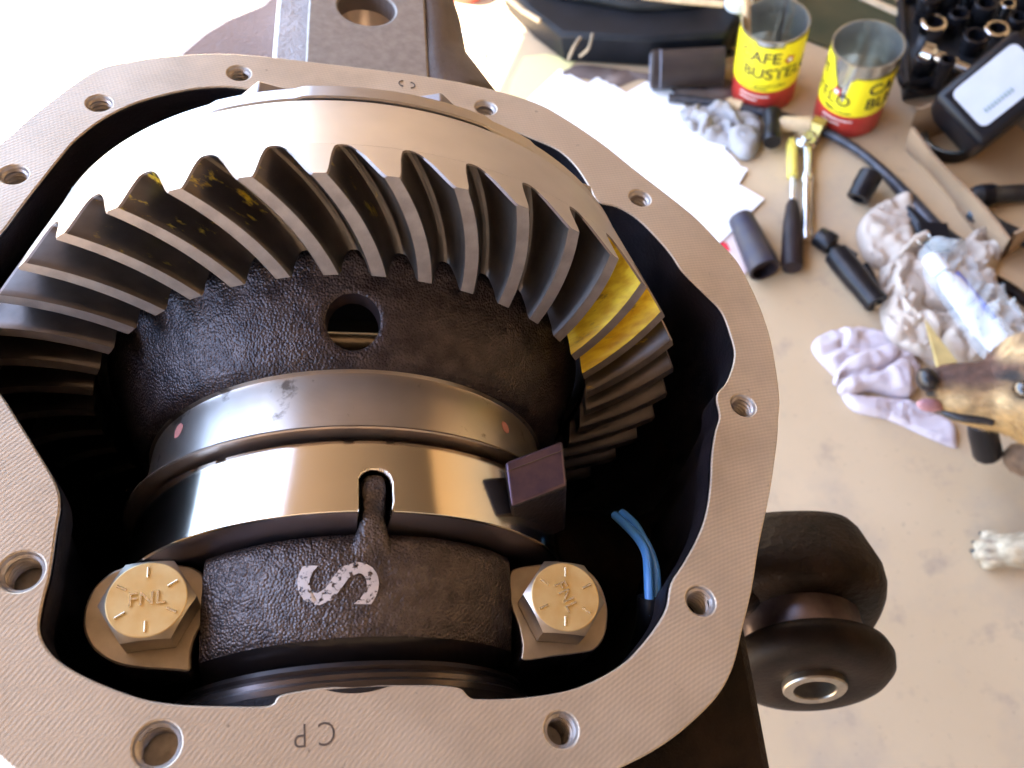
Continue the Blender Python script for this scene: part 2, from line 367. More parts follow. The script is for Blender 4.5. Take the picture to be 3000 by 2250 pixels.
# nose of the casting with the mounting ear (behind the flange, top of frame)
W1 = -22
ear = [at(893, 200, W1), at(900, 60, W1), at(908, -60, W1), at(930, -330, W1), at(1000, -420, W1), at(1160, -420, W1), at(1225, -320, W1), at(1242, -60, W1), at(1250, 100, W1), at(1262, 290, W1), at(1240, 340, W1), at(900, 300, W1)]
hc = at(1074, 22, W1)
me = curve_plate('mounting_ear', [ear, circ(hc, 12.2, 48)], W1, 46, 1.0)
me.materials.clear(); me.materials.append(M('machined_ear_face', (.3, .255, .22), .5, .3, col2=(.38, .33, .285), vscale=300, detail=5)); me.materials.append(MAT['cast_grey'])
for p in me.polygons: p.material_index = 0 if (p.normal.z > .25) else 1
o = bpy.data.objects.new('mounting_ear', me); COL.objects.link(o); o.parent = housing
m = MB(MM); m.lathe([(W1 - .6, 12.25), (W1 - 44, 12.0)], 48, mat=Matrix.Translation((hc[0] * MM, hc[1] * MM, 0)))
m.build('ear_bore', M('bore_metal', (.5, .44, .4), .3, .8), housing)
# rough flank right of the ear: a swelling cast neck
rows = []
edge = [(1242, -420), (1244, -200), (1243, -60), (1247, 60), (1256, 180), (1262, 300)]
far = [(1235, -420), (1270, -220), (1318, -10), (1352, 78), (1372, 185), (1500, 330)]
for i in range(6):
    a = Vector(at(*edge[i], W1 - 1.2)); b = Vector(at(*far[i], W1 - 34))
    r_ = []
    for k in range(9):
        t = k / 8; p = a.lerp(b, t ** .8); w = W1 - 1.2 - 33 * (t ** 2.1)
        r_.append((p.x, p.y, w + 1.2 * noise.noise(Vector((p.x * .1, p.y * .1, 3)))))
    for k in range(1, 5): r_.append((b.x - 2 * k, b.y, W1 - 34 - 16 * k))
    rows.append(r_)
fine = []
for j in range(5):
    for k in range(6):
        t = k / 6; fine.append([tuple(Vector(rows[j][q]).lerp(Vector(rows[j + 1][q]), t)) for q in range(13)])
fine.append(rows[5]); m = MB(MM); vs = [p for r in fine for p in r]; n_ = 13
m.add(vs, [(j * n_ + i, (j + 1) * n_ + i, (j + 1) * n_ + i + 1, j * n_ + i + 1) for j in range(len(fine) - 1) for i in range(n_ - 1)])
o = m.build('cast_neck', 'cast_grey', housing, 60); sol = o.modifiers.new('s', 'SOLIDIFY'); sol.thickness = .012; sol.offset = -1 if o.data.polygons[0].normal.z > 0 else 1
# webs left of the ear and right below it
m = MB(MM); m.prism([at(430, 330, -40), at(520, 150, -40), at(585, 95, -40), at(660, 50, -40), at(760, 10, -40), at(830, -60, -40), at(900, -60, -40), at(920, 330, -40)], -110, -40, taper=.9)
m.build('web', M('pinkish_casting', (.34, .24, .2), .6, col2=(.42, .31, .27), vscale=30, bump=.5, bscale=420), housing, 40, bevel=.003)  # glare over the web is mixed into this lighter pinkish colour
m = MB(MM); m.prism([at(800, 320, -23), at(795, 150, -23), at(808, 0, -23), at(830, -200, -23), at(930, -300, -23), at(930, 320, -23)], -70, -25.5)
m.build('ear_boss', M('sunlit_rough_casting', (.5, .5, .53), .5, .2, col2=(.6, .6, .63), vscale=60, bump=.8, bscale=300, bdist=.001), housing, 40, bevel=.002)  # light on the ear's left side is put into this paler colour
m = MB(MM); m.prism([at(1300, 330, -60), at(1372, 175, -60), at(1395, 200, -60), at(1485, 285, -60), at(1560, 380, -60), at(1400, 420, -60)], -120, -60, taper=.92)
m.build('rib', 'cast_grey', housing, 40, bevel=.004)

# rear leg and bushing ear (lower right)
m = MB(MM); m.prism([at(1990, 2010, -16), at(2080, 1880, -16), at(2150, 1700, -16), at(2196, 1870, -16), at(2232, 2060, -16), at(2268, 2250, -16), at(2310, 2480, -16), at(1500, 2500, -16), at(1560, 2240, -16), at(1800, 2150, -16)], -80, -16, taper=.97)
m.build('housing_leg', 'cast_dark', housing, 40, bevel=.003)
# stamped letters (upside down, as seen)
for s_, p_, nm in (('C', (957, 2145), 'stamped_letter'), ('P', (881, 2152), 'stamped_letter')):
    me = text_mesh(s_, .0072, .00002, -.00009); c = at(*p_)
    link_mesh(nm, me, 'stamp', housing, Matrix.Translation((c[0] * MM, c[1] * MM, .00006)) @ Matrix.Rotation(pi + .03, 4, 'Z') @ Matrix.Diagonal((.82, 1, 1, 1)))
for i_, (px_, a0_) in enumerate((((1181, 245), pi / 2), ((1203, 250), -pi / 2))):
    c = at(*px_); m = MB(MM)
    pts = [(1.5 * cos(a0_ + pi * k / 10), 1.5 * sin(a0_ + pi * k / 10), .12) for k in range(11)]
    m.tube([(c[0] + p[0], c[1] + p[1], p[2]) for p in pts], .22, 6); m.build('stamped_arc', 'stamp', housing)

# bearing saddle rings at the bottom of the cavity (fixed in the casting)
MC = MF @ Matrix.Translation((.85 * MM, 0, -50 * MM)) @ Matrix.Rotation(-.022, 4, 'Z')
def part_mc(o):                                    # place a child built in carrier axes under the housing
    o.matrix_local = MF.inverted() @ MC; return o
m = MB(MM); m.lathe([(-66, 30), (-66, 47.5), (-67.2, 48.2), (-68, 47.6), (-69, 48.8), (-70, 48.6), (-71, 50.4), (-72.3, 50.0), (-73, 49), (-80, 48)], 160, axis='Y')
part_mc(m.build('bore_ring', M('bore_ring_steel', (.13, .11, .11), .28, .9, var=.2, vscale=60), housing, 25))
m = MB(MM); m.lathe([(-72.5, 50.5), (-76, 49), (-95, 46)], 120, a0=-1.2, a1=1.2, axis='Y')
part_mc(m.build('bore_shoulder', 'cast_in', housing, 30))

# ==================================================================== BUSHING
P0 = ray(2385, 2008) * .318
ax = nrm((.05, -.715, .70)); p0w = CAM + RW @ P0; p1w = CAM + RW @ (P0 + ax * .044)
MBs = along(p0w, p1w)
bushing = empty('rubber_bushing', MBs, 'black rubber mounting bushing with a steel sleeve sticking out beside the housing', 'bushing')
m = MB(MM); m.lathe([(-1.5, 7.9), (-2.2, 8.2), (-2.2, 11.6), (-1.6, 12.1), (6, 12.1)], 48); m.lathe([(-1.6, 7.9), (70, 7.6)], 48)
m.build('sleeve', M('sleeve_steel', (.3, .27, .24), .32, .9, col2=(.45, .4, .34), vscale=200), bushing, 30)
m = MB(MM); m.lathe([(1.2, 11), (.2, 14), (0, 18), (.3, 24), (1.8, 28.5), (4.5, 31.2), (8.5, 32), (12, 30.8), (14, 27), (14.5, 20)], 64)
m.build('rubber_disc', 'rubber', bushing, 50)
m = MB(MM); m.lathe([(13, 25.2), (14.5, 24.6), (18, 23.5), (25, 23), (30, 23.6)], 64)
m.build('metal_collar', M('worn_collar', (.12, .09, .1), .33, .85, col2=(.26, .2, .2), vscale=90), bushing, 40)
# casting barrel that carries the bushing, part of the housing
m = MB(MM); m.lathe([(27, 23.2), (27.5, 29), (28.5, 32.5), (31, 35), (35, 36.3), (41, 36.4), (58, 32), (62, 30), (64.5, 26), (65, .1)], 64)
for v in m.v:
    r_ = math.hypot(v.x, v.y)
    if r_ > .024: k = (abs(v.x / r_) ** 3.4 + abs(v.y / r_) ** 3.4) ** (-1 / 3.4); k = 1 + (k - 1) * .8; v.x *= k * .95; v.y *= k * .95
o = m.build('bushing_barrel', 'cast_dark', housing, 50); o.matrix_local = MF.inverted() @ MBs
q = MF.inverted() @ (p1w + (p1w - p0w) * .25) * 1000
m = MB(MM)
def hull_arm(a, b, ra, rb, nm, mat='cast_dark', par=housing):
    m = MB(MM); m.tube([a, Vector(a).lerp(Vector(b), .5), b], [ra, (ra + rb) / 2, rb], 20); return m.build(nm, mat, par, 50)
hull_arm((q.x, q.y, q.z), (30, q.y - 10, -95), 20, 30, 'bushing_arm')

# ==================================================================== DIFFERENTIAL CARRIER
carrier = empty('differential_carrier', MC, 'black cast iron differential case with a round window and a turned shoulder', 'differential case')
LAT = 200
# case between gear toe and turned shoulder, with a round window cut out
wv, wth, wr = 16.4, radians(-1.6), 7.1
prof = [(40, 77.5), (36, 77.0), (33, 76.2), (31, 75.3), (29.5, 74.2), (28, 73.2), (26, 72.2), (24, 71.4), (22, 70.6), (20, 69.8), (18, 69), (16, 68.1), (14, 67.2), (12, 66.3), (10, 65.4), (8, 64.4), (6.5, 62.6), (5.6, 60.9)]
def case_R(v):
    for (a, ra), (b, rb) in zip(prof, prof[1:]):
        if b <= v <= a: return ra + (rb - ra) * (a - v) / (a - b)
    return prof[-1][1]
m = MB(MM)
# radial patch round the window, then the rest of the shell as a grid that skips the patch square
hs = 10.0
nth = 180; dth = 2 * pi / nth
k0 = math.floor((wth - hs / 67.2) / dth); k1 = math.ceil((wth + hs / 67.2) / dth)
vlo, vhi = wv - hs, wv + hs
vs_grid = sorted(set([p[0] for p in prof if not (vlo + .01 < p[0] < vhi - .01)] + [5.6, 26.6]), reverse=True)
vs_all = sorted(set(vs_grid + [p[0] for p in prof] + [26.6]), reverse=True)
def cv(v, th, dr=0): R = case_R(max(5.6, v)) + dr; return (R * sin(th), v, R * cos(th))
for j in range(len(vs_all) - 1):
    a, b = vs_all[j], vs_all[j + 1]
    for k in range(nth):
        if k0 <= k % nth - (nth if k > nth / 2 else 0) < k1 and a <= 26.61 and b >= 3: continue
        m.add([cv(a, k * dth), cv(a, (k + 1) * dth), cv(b, (k + 1) * dth), cv(b, k * dth)], [(0, 1, 2, 3)])
# patch
N = 48; th0, th1 = k0 * dth, k1 * dth; inner_l = []; outer_l = []
for i in range(N):
    a = 2 * pi * i / N; dx, dy = cos(a), sin(a)
    inner_l.append((wv + wr * dy, wth + wr * dx / 66.8))
    sx = ((th1 - wth) if dx > 0 else (wth - th0)) / max(1e-6, abs(dx)); sy = ((26.6 - wv) if dy > 0 else (wv - 5.6)) / max(1e-6, abs(dy))
    sc = min(sx * 66.8, sy); outer_l.append((wv + sc * dy, wth + sc * dx / 66.8))
for c_ in ((26.6, th0), (26.6, th1), (5.6, th0), (5.6, th1)):
    bi = min(range(N), key=lambda i: (outer_l[i][0] - c_[0]) ** 2 + ((outer_l[i][1] - c_[1]) * 66.8) ** 2); outer_l[bi] = c_
rings_ = []
for s_ in (0, .12, .4, .7, 1):
    rings_.append([cv(i_[0] + (o_[0] - i_[0]) * s_, i_[1] + (o_[1] - i_[1]) * s_, -.5 if s_ == 0 else 0) for i_, o_ in zip(inner_l, outer_l)])
vs = [p for r in rings_ for p in r]
m.add(vs, [(j * N + i, j * N + (i + 1) % N, (j + 1) * N + (i + 1) % N, (j + 1) * N + i) for j in range(4) for i in range(N)])
bm_me = m.build('case_shell', 'case', carrier, 60)
bm = bmesh.new(); bm.from_mesh(bm_me.data); bmesh.ops.remove_doubles(bm, verts=bm.verts, dist=2e-5); bmesh.ops.recalc_face_normals(bm, faces=bm.faces); bm.to_mesh(bm_me.data); bm.free(); bm_me.data.shade_smooth()
# window bore and the cross shaft glimpsed through it
m = MB(MM); vs = []
for d in (.5, 5): vs += [cv(a, b, -d) for a, b in inner_l]
m.add(vs, [(i, (i + 1) % N, N + (i + 1) % N, N + i) for i in range(N)]); m.build('window_rim', M('window_rim_iron', (.03, .02, .022), .4, .3), carrier, 50)
m = MB(MM); cs_ = at(1042, 992, 2); m.lathe([(-22, 2.8), (22, 2.8)], 40, mat=Matrix.Translation((0, (cs_[1] - .5) * MM, 51 * MM)) @ Matrix.Rotation(pi / 2, 4, 'Y')); m.build('cross_shaft', 'pad', carrier)
m = MB(MM); m.lathe([(4, 30), (4, 47), (30, 50), (30, 20)], 60, axis='Y'); m.build('inner_gear', 'root', carrier)
# turned shoulder with two pink paint dots
m = MB(MM); m.lathe([(5.7, 61.2), (5.2, 60.2), (4.4, 60.3), (-4, 60.8), (-12.0, 61.3), (-12.6, 61.1), (-13.0, 60.9)], LAT, axis='Y'); m.build('turned_shoulder', 'case_turned', carrier, 20)
m = MB(MM); m.lathe([(-13.0, 60.8), (-13.5, 65.4), (-14.0, 65.6), (-14.3, 65.2), (-14.4, 58)], LAT, axis='Y'); m.build('bearing_flange', M('bearing_cage_edge', (.4, .32, .27), .35, .9, var=.15, vscale=80), carrier, 20)
def on_cyl(v, th, R): return Vector((R * sin(th), v, R * cos(th)))
for px_, sz in (((519, 1260), 2.0), ((1480, 1253), 1.7)):
    # angle from the fitted circles
    best = None
    for k in range(-900, 900):
        th = k * .001
        for vv in (-10, -8, -6, -4, -2, 0):
            R = 60.3 + (4.4 - vv) * .061; P = MC @ (on_cyl(vv, th, R) * MM); c_ = rot.transposed() @ (P - CAM); x = 1500 + FPX * c_.x / -c_.z; y = 1125 - FPX * c_.y / -c_.z
            e = (x - px_[0]) ** 2 + (y - px_[1]) ** 2
            if best is None or e < best[0]: best = (e, vv, th, R)
    _, vv, th, R = best; m = MB(MM); ring_ = []
    for i in range(18):
        a = 2 * pi * i / 18; rr = sz * (1 + .2 * noise.noise(Vector((cos(a) * 2, sin(a) * 2, sz)))); v2 = vv + rr * sin(a) * 1.1
        ring_.append(on_cyl(v2, th + rr * cos(a) / R, 60.3 + (4.4 - v2) * .061 + .12))
    m.add(ring_, [list(range(18))]); m.build('paint_dot', 'pink', carrier)
# flange behind the ring gear, scalloped rim, bolt heads behind
m = MB(MM); vs = []; n = 240; pr = [(65.0, 96), (65.0, 1), (65.4, 1.02), (69.2, 1.02), (69.8, 1), (69.8, .7)]
for j, (v_, f_) in enumerate(pr):
    for i in range(n):
        th = 2 * pi * i / n; ph = (math.degrees(th) + 180) % 360 - 180; s_ = 1 if -10 < ph < 21 else (.5 if -24 < ph < 30 else 0)
        Rr = 99.0 + 1.3 * s_; R = {0: 90, 1: Rr - .5, 2: Rr, 3: Rr, 4: Rr - .5, 5: 60}[j]; vs.append((R * sin(th), v_, R * cos(th)))
m.add(vs, [(j * n + i, (j + 1) * n + i, (j + 1) * n + (i + 1) % n, j * n + (i + 1) % n) for j in range(5) for i in range(n)])
m.build('case_flange', 'ring', carrier, 30)
for k in range(10):
    th = radians(-16.6 + 29.1 - 36 * k + 0) if False else radians(-16.6 + 14.55 + 14.55 * (1 if k else -1)) if k < 2 else radians(12.5 + 36 * (k - 1))
    if -16.7 < math.degrees(th) < -16.5 and k > 1: continue
    m = MB(MM); hx = [(10.2 * cos(pi / 2 + i * pi / 3), 10.2 * sin(pi / 2 + i * pi / 3)) for i in range(6)]
    m.prism(hx, 69.9, 76.5); o = m.build('flange_bolt', M('bolt_head_steel', (.33, .3, .3), .35, .85) if k == 0 else bpy.data.materials['bolt_head_steel'], carrier, 20, bevel=.0006)
    o.matrix_local = Matrix.Rotation(th, 4, 'Y') @ Matrix.Translation((0, 0, 87.8 * MM)) @ Matrix.Rotation(-pi / 2, 4, 'X')

# ==================================================================== RING GEAR, 41 spiral teeth
gear = empty('ring_gear', MC, 'large steel ring gear with curved teeth, some smeared with yellow marking compound', 'ring gear')
m = MB(MM)
m.lathe([(60, 81), (64.3, 92), (64.3, 99.4), (63.7, 100.1), (41.25, 105.55)], 246, axis='Y')
m.lathe([(41.25, 105.55), (43.5, 103), (34, 81), (33, 79.2), (60, 79.2)], 246, axis='Y', mi=1)
m.build('gear_blank', ['ring', 'root'], gear, 25)
NT, PITCH = 41, 360 / 41
def tooth_mesh(name, flank):
    m = MB(MM); nt_ = 16
    def P(t, ang, h):
        vL = 28.1 + (22.9 - 28.1) * t; rL = 108.7 + (78.9 - 108.7) * t
        vR = 41.2 + (31.0 - 41.2) * t; rR = 105.56 + (79.5 - 105.56) * t
        v = vR + (vL - vR) * h; r = rR + (rL - rR) * h
        sp = 10.35 * (t + .22 * t * (1 - t)) + (1.65 * (1 - t) + .3 * t) * h   # spiral sweep and lean in degrees
        a = radians(ang + sp); return (r * sin(a), v, r * cos(a))
    hp = PITCH / 2
    def sec(t):
        wl = 1.08 + .38 * t; e = .5 if t == 0 else 0
        L = [(-hp, 0), (-hp + .6, .012), (-hp + 1.02, .06), (-hp + 1.36, .16), (-2.5 - .05 * t, .36), (-2.0 - .1 * t, .6), (-wl - .42, .84), (-wl - .05, .975), (-wl + .12, 1.0)]
        R = [(-a, h) for a, h in reversed(L)]
        L = [(a + (e if h > .05 else 0) * min(1, h * 3), h) for a, h in L]
        return L + R
    ts = [0, .018] + [.018 + (1 - .018) * k / nt_ for k in range(1, nt_ + 1)]
    rows = [[P(t, a, h) for a, h in sec(t)] for t in ts]; K = len(rows[0]); vs = [p for r in rows for p in r]
    for j in range(len(ts) - 1):
        for i in range(K - 1):
            land = i == 8
            m.add([rows[j][i], rows[j][i + 1], rows[j + 1][i + 1], rows[j + 1][i]], [(0, 1, 2, 3)], 0 if (land or j == 0) else 1)
    for t, mi in ((0, 2), (1, 1)):
        s_ = sec(t)
        for i in range(K - 1):
            (a, h), (b, g) = s_[i], s_[i + 1]
            q = [P(t, a, 0), P(t, b, 0), P(t, b, g), P(t, a, h)]; m.add(q, [(0, 1, 2, 3) if t == 0 else (3, 2, 1, 0)], mi)
    me = m.build(name, ['land', flank, 'ring'], smooth=0, mesh_only=True)
    bm = bmesh.new(); bm.from_mesh(me); bmesh.ops.remove_doubles(bm, verts=bm.verts, dist=3e-6); bmesh.ops.recalc_face_normals(bm, faces=bm.faces); bm.to_mesh(me); bm.free()
    me.shade_smooth(); me.set_sharp_from_angle(angle=radians(28)); return me
TM = {k: tooth_mesh('tooth', k) for k in ('flank', 'flank_some', 'flank_heavy', 'flank_faint')}
base_ang = -16.25
for k in range(NT):
    ang = base_ang + PITCH * k; a_ = (ang + 180) % 360 - 180
    kind = 'flank_heavy' if 42 < a_ < 60 else ('flank_some' if (-36 < a_ < -24 or 38 < a_ < 70) else 'flank_faint' if -46 < a_ < 0 else 'flank')
    o = bpy.data.objects.new('tooth', TM[kind]); COL.objects.link(o); o.parent = gear; o.matrix_local = Matrix.Rotation(radians(ang), 4, 'Y')
    if kind == 'flank_heavy' : o['label'] = 'tooth smeared with bright yellow compound'

# ==================================================================== BEARING CUP (polished ring)
cupo = empty('bearing_ring', MC, 'polished steel bearing ring above the bearing cap with a slot in its edge', 'bearing ring')
m = MB(MM); nC = 240
slot = (radians(1.3), radians(5.6)); slot_v = -27.5
Rc = lambda v: 61.9 + (-15.6 - v) * (63.6 - 61.9) / 20.3
notches = [(-1.6, 1.1), (3.0, 1.1)]
vrow = [-15.6, -16.6, -17.6, -18.6, -22, -25, slot_v, -29, -31, -33, -35.3, -35.9]
def in_slot(v, th): 
    hw = 3.75; d = math.degrees(th); 
    if v > slot_v + 3.9: return False
    c = 3.4; 
    if v <= slot_v: return abs(d - c) < hw
    return abs(d - c) < hw * math.sqrt(max(0, 1 - ((v - slot_v) / 3.9) ** 2))
ths = [2 * pi * i / 1440 for i in range(1440)]
vf = [-15.6 - i * .5 for i in range(5)] + [-18.6, -20.5, -22.5] + [-23.5 - .2 * i for i in range(21)] + [-28.5, -30.5, -32.5, -34.5, -35.5, -35.9]
def Rcc(v): return Rc(v) - (.5 if v == -35.9 else 0) - (.3 if v == -15.6 else 0)
idx = {}
vs = []; fs = []
for j, v in enumerate(vf):
    for i, th in enumerate(ths): vs.append((Rcc(v) * sin(th), v, Rcc(v) * cos(th)))
def skipc(j, i):
    v = (vf[j] + vf[j + 1]) / 2; th = ths[i] + .5 * 2 * pi / 1440; th = th - 2 * pi if th > pi else th
    if in_slot(v, th): return True
    d = math.degrees(th)
    return v > -16.6 and any(abs(d - c) < h for c, h in [(-2.4, 1.05), (7.0, 1.05), (-33, 1.2), (-41, 1)])
for j in range(len(vf) - 1):
    for i in range(1440):
        if not skipc(j, i): fs.append((j * 1440 + i, (j + 1) * 1440 + i, (j + 1) * 1440 + (i + 1) % 1440, j * 1440 + (i + 1) % 1440))
m.add(vs, fs); o = m.build('outer_face', ['cup'], cupo, 20)
sol = o.modifiers.new('s', 'SOLIDIFY'); sol.thickness = .0045; sol.offset = -1
m = MB(MM); m.lathe([(-35.0, 62.8), (-35.7, 61.5), (-36.2, 54), (-36.2, 40)], 240, axis='Y', a0=radians(7.2), a1=radians(359.6)); m.build('end_face', 'cup_end', cupo, 25)
m = MB(MM); m.lathe([(-15.2, 58), (-18, 58), (-35, 60)], 200, axis='Y', a0=radians(7.4), a1=radians(359.4)); m.build('inner_sleeve', 'cup_end', cupo, 25)

# ==================================================================== BEARING CAP
cap = empty('main_bearing_clamp', MC, 'black cast iron bearing cap painted with a white letter S between two gold bolts', 'bearing cap')
m = MB(MM)
cp = [(-35.8, 44), (-36.5, 51), (-37.4, 53.6), (-39.5, 54.9), (-44, 54.6), (-50, 53.6), (-56, 51.8), (-60, 50.2), (-62, 48.6), (-64.5, 45.2), (-66, 43), (-66.2, 36)]
def cap_R(v):
    for (a, ra), (b, rb) in zip(cp, cp[1:]):
        if b <= v <= a: return ra + (rb - ra) * (a - v) / (a - b)
    return 50
A0, A1, na = radians(-50), radians(50), 110
vs = []; vv = []
for (a, b) in zip(cp, cp[1:]):
    steps = max(1, int(abs(a[0] - b[0]) / 1.0)); vv += [a[0] + (b[0] - a[0]) * i / steps for i in range(steps)]
vv.append(cp[-1][0])
for v in vv:
    R0_ = cap_R(v); tA = -math.asin(min(.95, 37.4 / R0_)); tB = math.asin(min(.95, 40.9 / R0_))
    for i in range(na + 1):
        if i in (0, na):
            th = tA if i == 0 else tB; vs.append((R0_ * sin(th) + (.3 if i == 0 else -.3), v, R0_ * cos(th) - 14)); continue
        th = tA + (tB - tA) * (i - 1) / (na - 2); R = R0_ - (.8 if i in (1, na - 1) else 0)
        R += .2 * noise.noise(Vector((th * 30, v * .5, 0))) + .1 * noise.noise(Vector((th * 90, v * 1.5, 5)))
        vs.append((R * sin(th), v, R * cos(th)))
m.add(vs, [(j * (na + 1) + i, (j + 1) * (na + 1) + i, (j + 1) * (na + 1) + i + 1, j * (na + 1) + i + 1) for j in range(len(vv) - 1) for i in range(na)])
m.mi = [1 if vv[f[0] // (na + 1)] < -60.2 else 0 for f in m.f]
MAT['cap'] = M('cap_black_iron', (.07, .056, .058), .36, .6, col2=(.15, .12, .115), vscale=260, bump=.5, bscale=260, bdist=.0009, detail=6); sand_grain(MAT['cap'], 1450, .9, .0004)
m.build('cap_arch', ['cap', M('smooth_black_skirt', (.02, .016, .017), .3, .4)], cap, 60)
# tongue that enters the ring's slot
m = MB(MM)
tw = []
for j, (v, h, wd) in enumerate([(-24.0, 59.0, 1.4), (-24.6, 60.6, 2.6), (-26, 61.4, 3.5), (-29.5, 61.3, 3.7), (-30.5, 59.6, 3.5), (-34, 59.2, 3.3), (-36.5, 58.6, 3.4), (-38.5, 57.0, 4.6), (-41, 55.7, 6.6), (-45, 54.0, 9)]):
    for k in range(9):
        s_ = -1 + 2 * k / 8; th = radians(3.4) + s_ * wd / 60; R = h - (.9 * abs(s_) ** 3) - (1.5 if abs(s_) == 1 and v < -33 else 0) - (3 if abs(s_) == 1 and v >= -33 else 0)
        tw.append((R * sin(th), v, R * cos(th)))
m.add(tw, [(j * 9 + i, (j + 1) * 9 + i, (j + 1) * 9 + i + 1, j * 9 + i + 1) for j in range(9) for i in range(8)]); m.build('tongue', 'cap', cap, 50, subsurf=1)
# painted S following the arch
me = text_mesh('S', .0205, 0, .0002)
me2 = bmesh.new(); me2.from_mesh(me); bmesh.ops.triangulate(me2, faces=me2.faces)
for _ in range(3): bmesh.ops.subdivide_edges(me2, edges=[e for e in me2.edges if e.calc_length() > .0008], cuts=1)
bmesh.ops.triangulate(me2, faces=me2.faces)
for v in me2.verts:
    x, y = v.co.x * 1000, v.co.y * 1000          # turned a quarter so the letter lies on its side
    U, Vv = -y * 1.3 - 3.6, x * 1.15 - 49.6 + .05 * y
    th = U / 55; R = cap_R(Vv) + .55; v.co = (R * sin(th) * MM, Vv * MM, R * cos(th) * MM)
me2.to_mesh(me); me2.free()
pm = M('chalky_white_paint', (.62, .55, .53), .7, 0, var=.1, vscale=300)
t = pm.node_tree; p = t.nodes['Principled BSDF']; tc = t.nodes.new('ShaderNodeTexCoord'); nn = t.nodes.new('ShaderNodeTexNoise'); nn.inputs['Scale'].default_value = 800; nn.inputs['Detail'].default_value = 4
mr = t.nodes.new('ShaderNodeMapRange'); mr.inputs[1].default_value = .36; mr.inputs[2].default_value = .47
t.links.new(tc.outputs['Object'], nn.inputs['Vector']); t.links.new(nn.outputs['Fac'], mr.inputs[0]); t.links.new(mr.outputs[0], p.inputs['Alpha'])
link_mesh('painted_letter', me, pm, cap)
# machined bolt pads
PADW = -15
padL = [at(x * .678, 1125 + y * .678, PADW) for x, y in [(355, 1040), (365, 960), (395, 890), (440, 840), (500, 800), (620, 770), (760, 775), (860, 800), (900, 865), (908, 930), (900, 1000), (860, 1070), (838, 1120), (826, 1180), (820, 1242), (740, 1240), (600, 1232), (500, 1212), (430, 1175), (380, 1120)]]
padR = [at(1200 + x * .678, 1125 + y * .678, PADW) for x, y in [(424, 880), (428, 835), (445, 800), (520, 782), (620, 775), (730, 785), (800, 830), (840, 900), (857, 970), (856, 1040), (840, 1100), (800, 1150), (740, 1165), (620, 1180), (490, 1196), (487, 1130), (470, 1040), (440, 960)]]
for pts in (padL, padR):
    pts = crom(pts, 3)
    m = MB(MM); m.prism(pts, -42, PADW, taper=.97); o = m.build('bolt_pad', ['pad'], cap, 30, bevel=.0007)
    o.data.materials.append(MAT['case'])
    for p in o.data.polygons: p.material_index = 0 if p.normal.z > .7 else 1
    o.matrix_local = MC.inverted() @ MF

# ==================================================================== GOLD BOLTS
def cap_bolt(px, rotz, label, text_rot):
    c = at(*px, PADW + 9.0)
    r = empty('hex_bolt', MF @ Matrix.Translation((c[0] * MM, c[1] * MM, PADW * MM)) @ Matrix.Rotation(rotz, 4, 'Z'), label, 'bolt', 'gold hex bolts holding the bearing cap')
    RC = 18.8 / 2 / cos(pi / 6); m = MB(MM)
    H = 9.0
    # hex with chamfered corners: outer hex at lower height, circle on top
    n = 72; top = []; mid = []; low = []
    for i in range(n):
        a = 2 * pi * i / n; am = ((a + pi / 6) % (pi / 3)) - pi / 6; am = (a % (pi / 3)) - pi / 6
        rh = (18.8 / 2) / cos(am)
        rc = 8.95
        top.append((rc * cos(a), rc * sin(a), H)); drop = max(0, (rh - rc) * .62); mid.append((rh * cos(a), rh * sin(a), H - drop - .08)); low.append((rh * cos(a), rh * sin(a), .4))
    fl_ = [(8.7 * cos(2 * pi * i / n), 8.7 * sin(2 * pi * i / n), H + .14) for i in range(n)]
    m.add(fl_ + top + mid + low, [list(range(n))], 0)
    m.add(fl_ + top, [(i, n + i, n + (i + 1) % n, (i + 1) % n) for i in range(n)], 0)
    m.add(top + mid, [(i, n + i, n + (i + 1) % n, (i + 1) % n) for i in range(n)], 1)
    m.add(mid + low, [(i, n + i, n + (i + 1) % n, (i + 1) % n) for i in range(n)], 1)
    m.lathe([(.5, 8.9), (0, 8.9)], 48, mi=1)
    m.build('hex_head', ['zinc', 'zinc_side'], r, 28)
    for i in range(6):
        a = pi / 2 + i * pi / 3
        m = MB(MM); m.tube([(5.2 * cos(a), 5.2 * sin(a), H + .2), (7.7 * cos(a), 7.7 * sin(a), H + .2)], .36, 8); m.build('grade_mark', 'zinc_hi', r, 60)
    me = text_mesh('FNL', .0046, .0003, .00003, 1.05)
    link_mesh('raised_letters', me, 'zinc_hi', r, Matrix.Translation((0, 0, (H + .25) * MM)) @ Matrix.Rotation(text_rot, 4, 'Z'))
    return r
cap_bolt((430, 1756), radians(3), 'gold hex bolt marked FNL upright, at the left end of the bearing cap', 0)
cap_bolt((1656, 1748), radians(-9), 'gold hex bolt with FNL turned sideways, near the blue wires', radians(-61))

# ==================================================================== STEEL BLOCK AND WIRES
mblk = MF @ Matrix.Translation((0, 0, 0))
blk = empty('steel_block', MF, 'dark purplish steel block wedged beside the polished bearing ring', 'metal block')
m = MB(MM)
WB = 6
tl, tr, br, bl = at(1478, 1352, WB), at(1648, 1288, WB), at(1662, 1422, WB - 2), at(1497, 1485, WB - 2)
ex = Vector((.9, .5)) * 9
def blockv(z, grow=0): return [(tl[0] - grow, tl[1] + grow, z), (tr[0] + grow, tr[1] + grow, z), (br[0] + grow, br[1] - grow, z - 2), (bl[0] - grow, bl[1] - grow, z - 2)]
T_ = blockv(WB); T2 = blockv(WB - 14, 0); D_ = [(x + 5, y - 3, WB - 26) for x, y, z in T_]
m.add(T_ + D_, [(3, 2, 1, 0), (4, 5, 6, 7), (0, 1, 5, 4), (1, 2, 6, 5), (2, 3, 7, 6), (3, 0, 4, 7)])
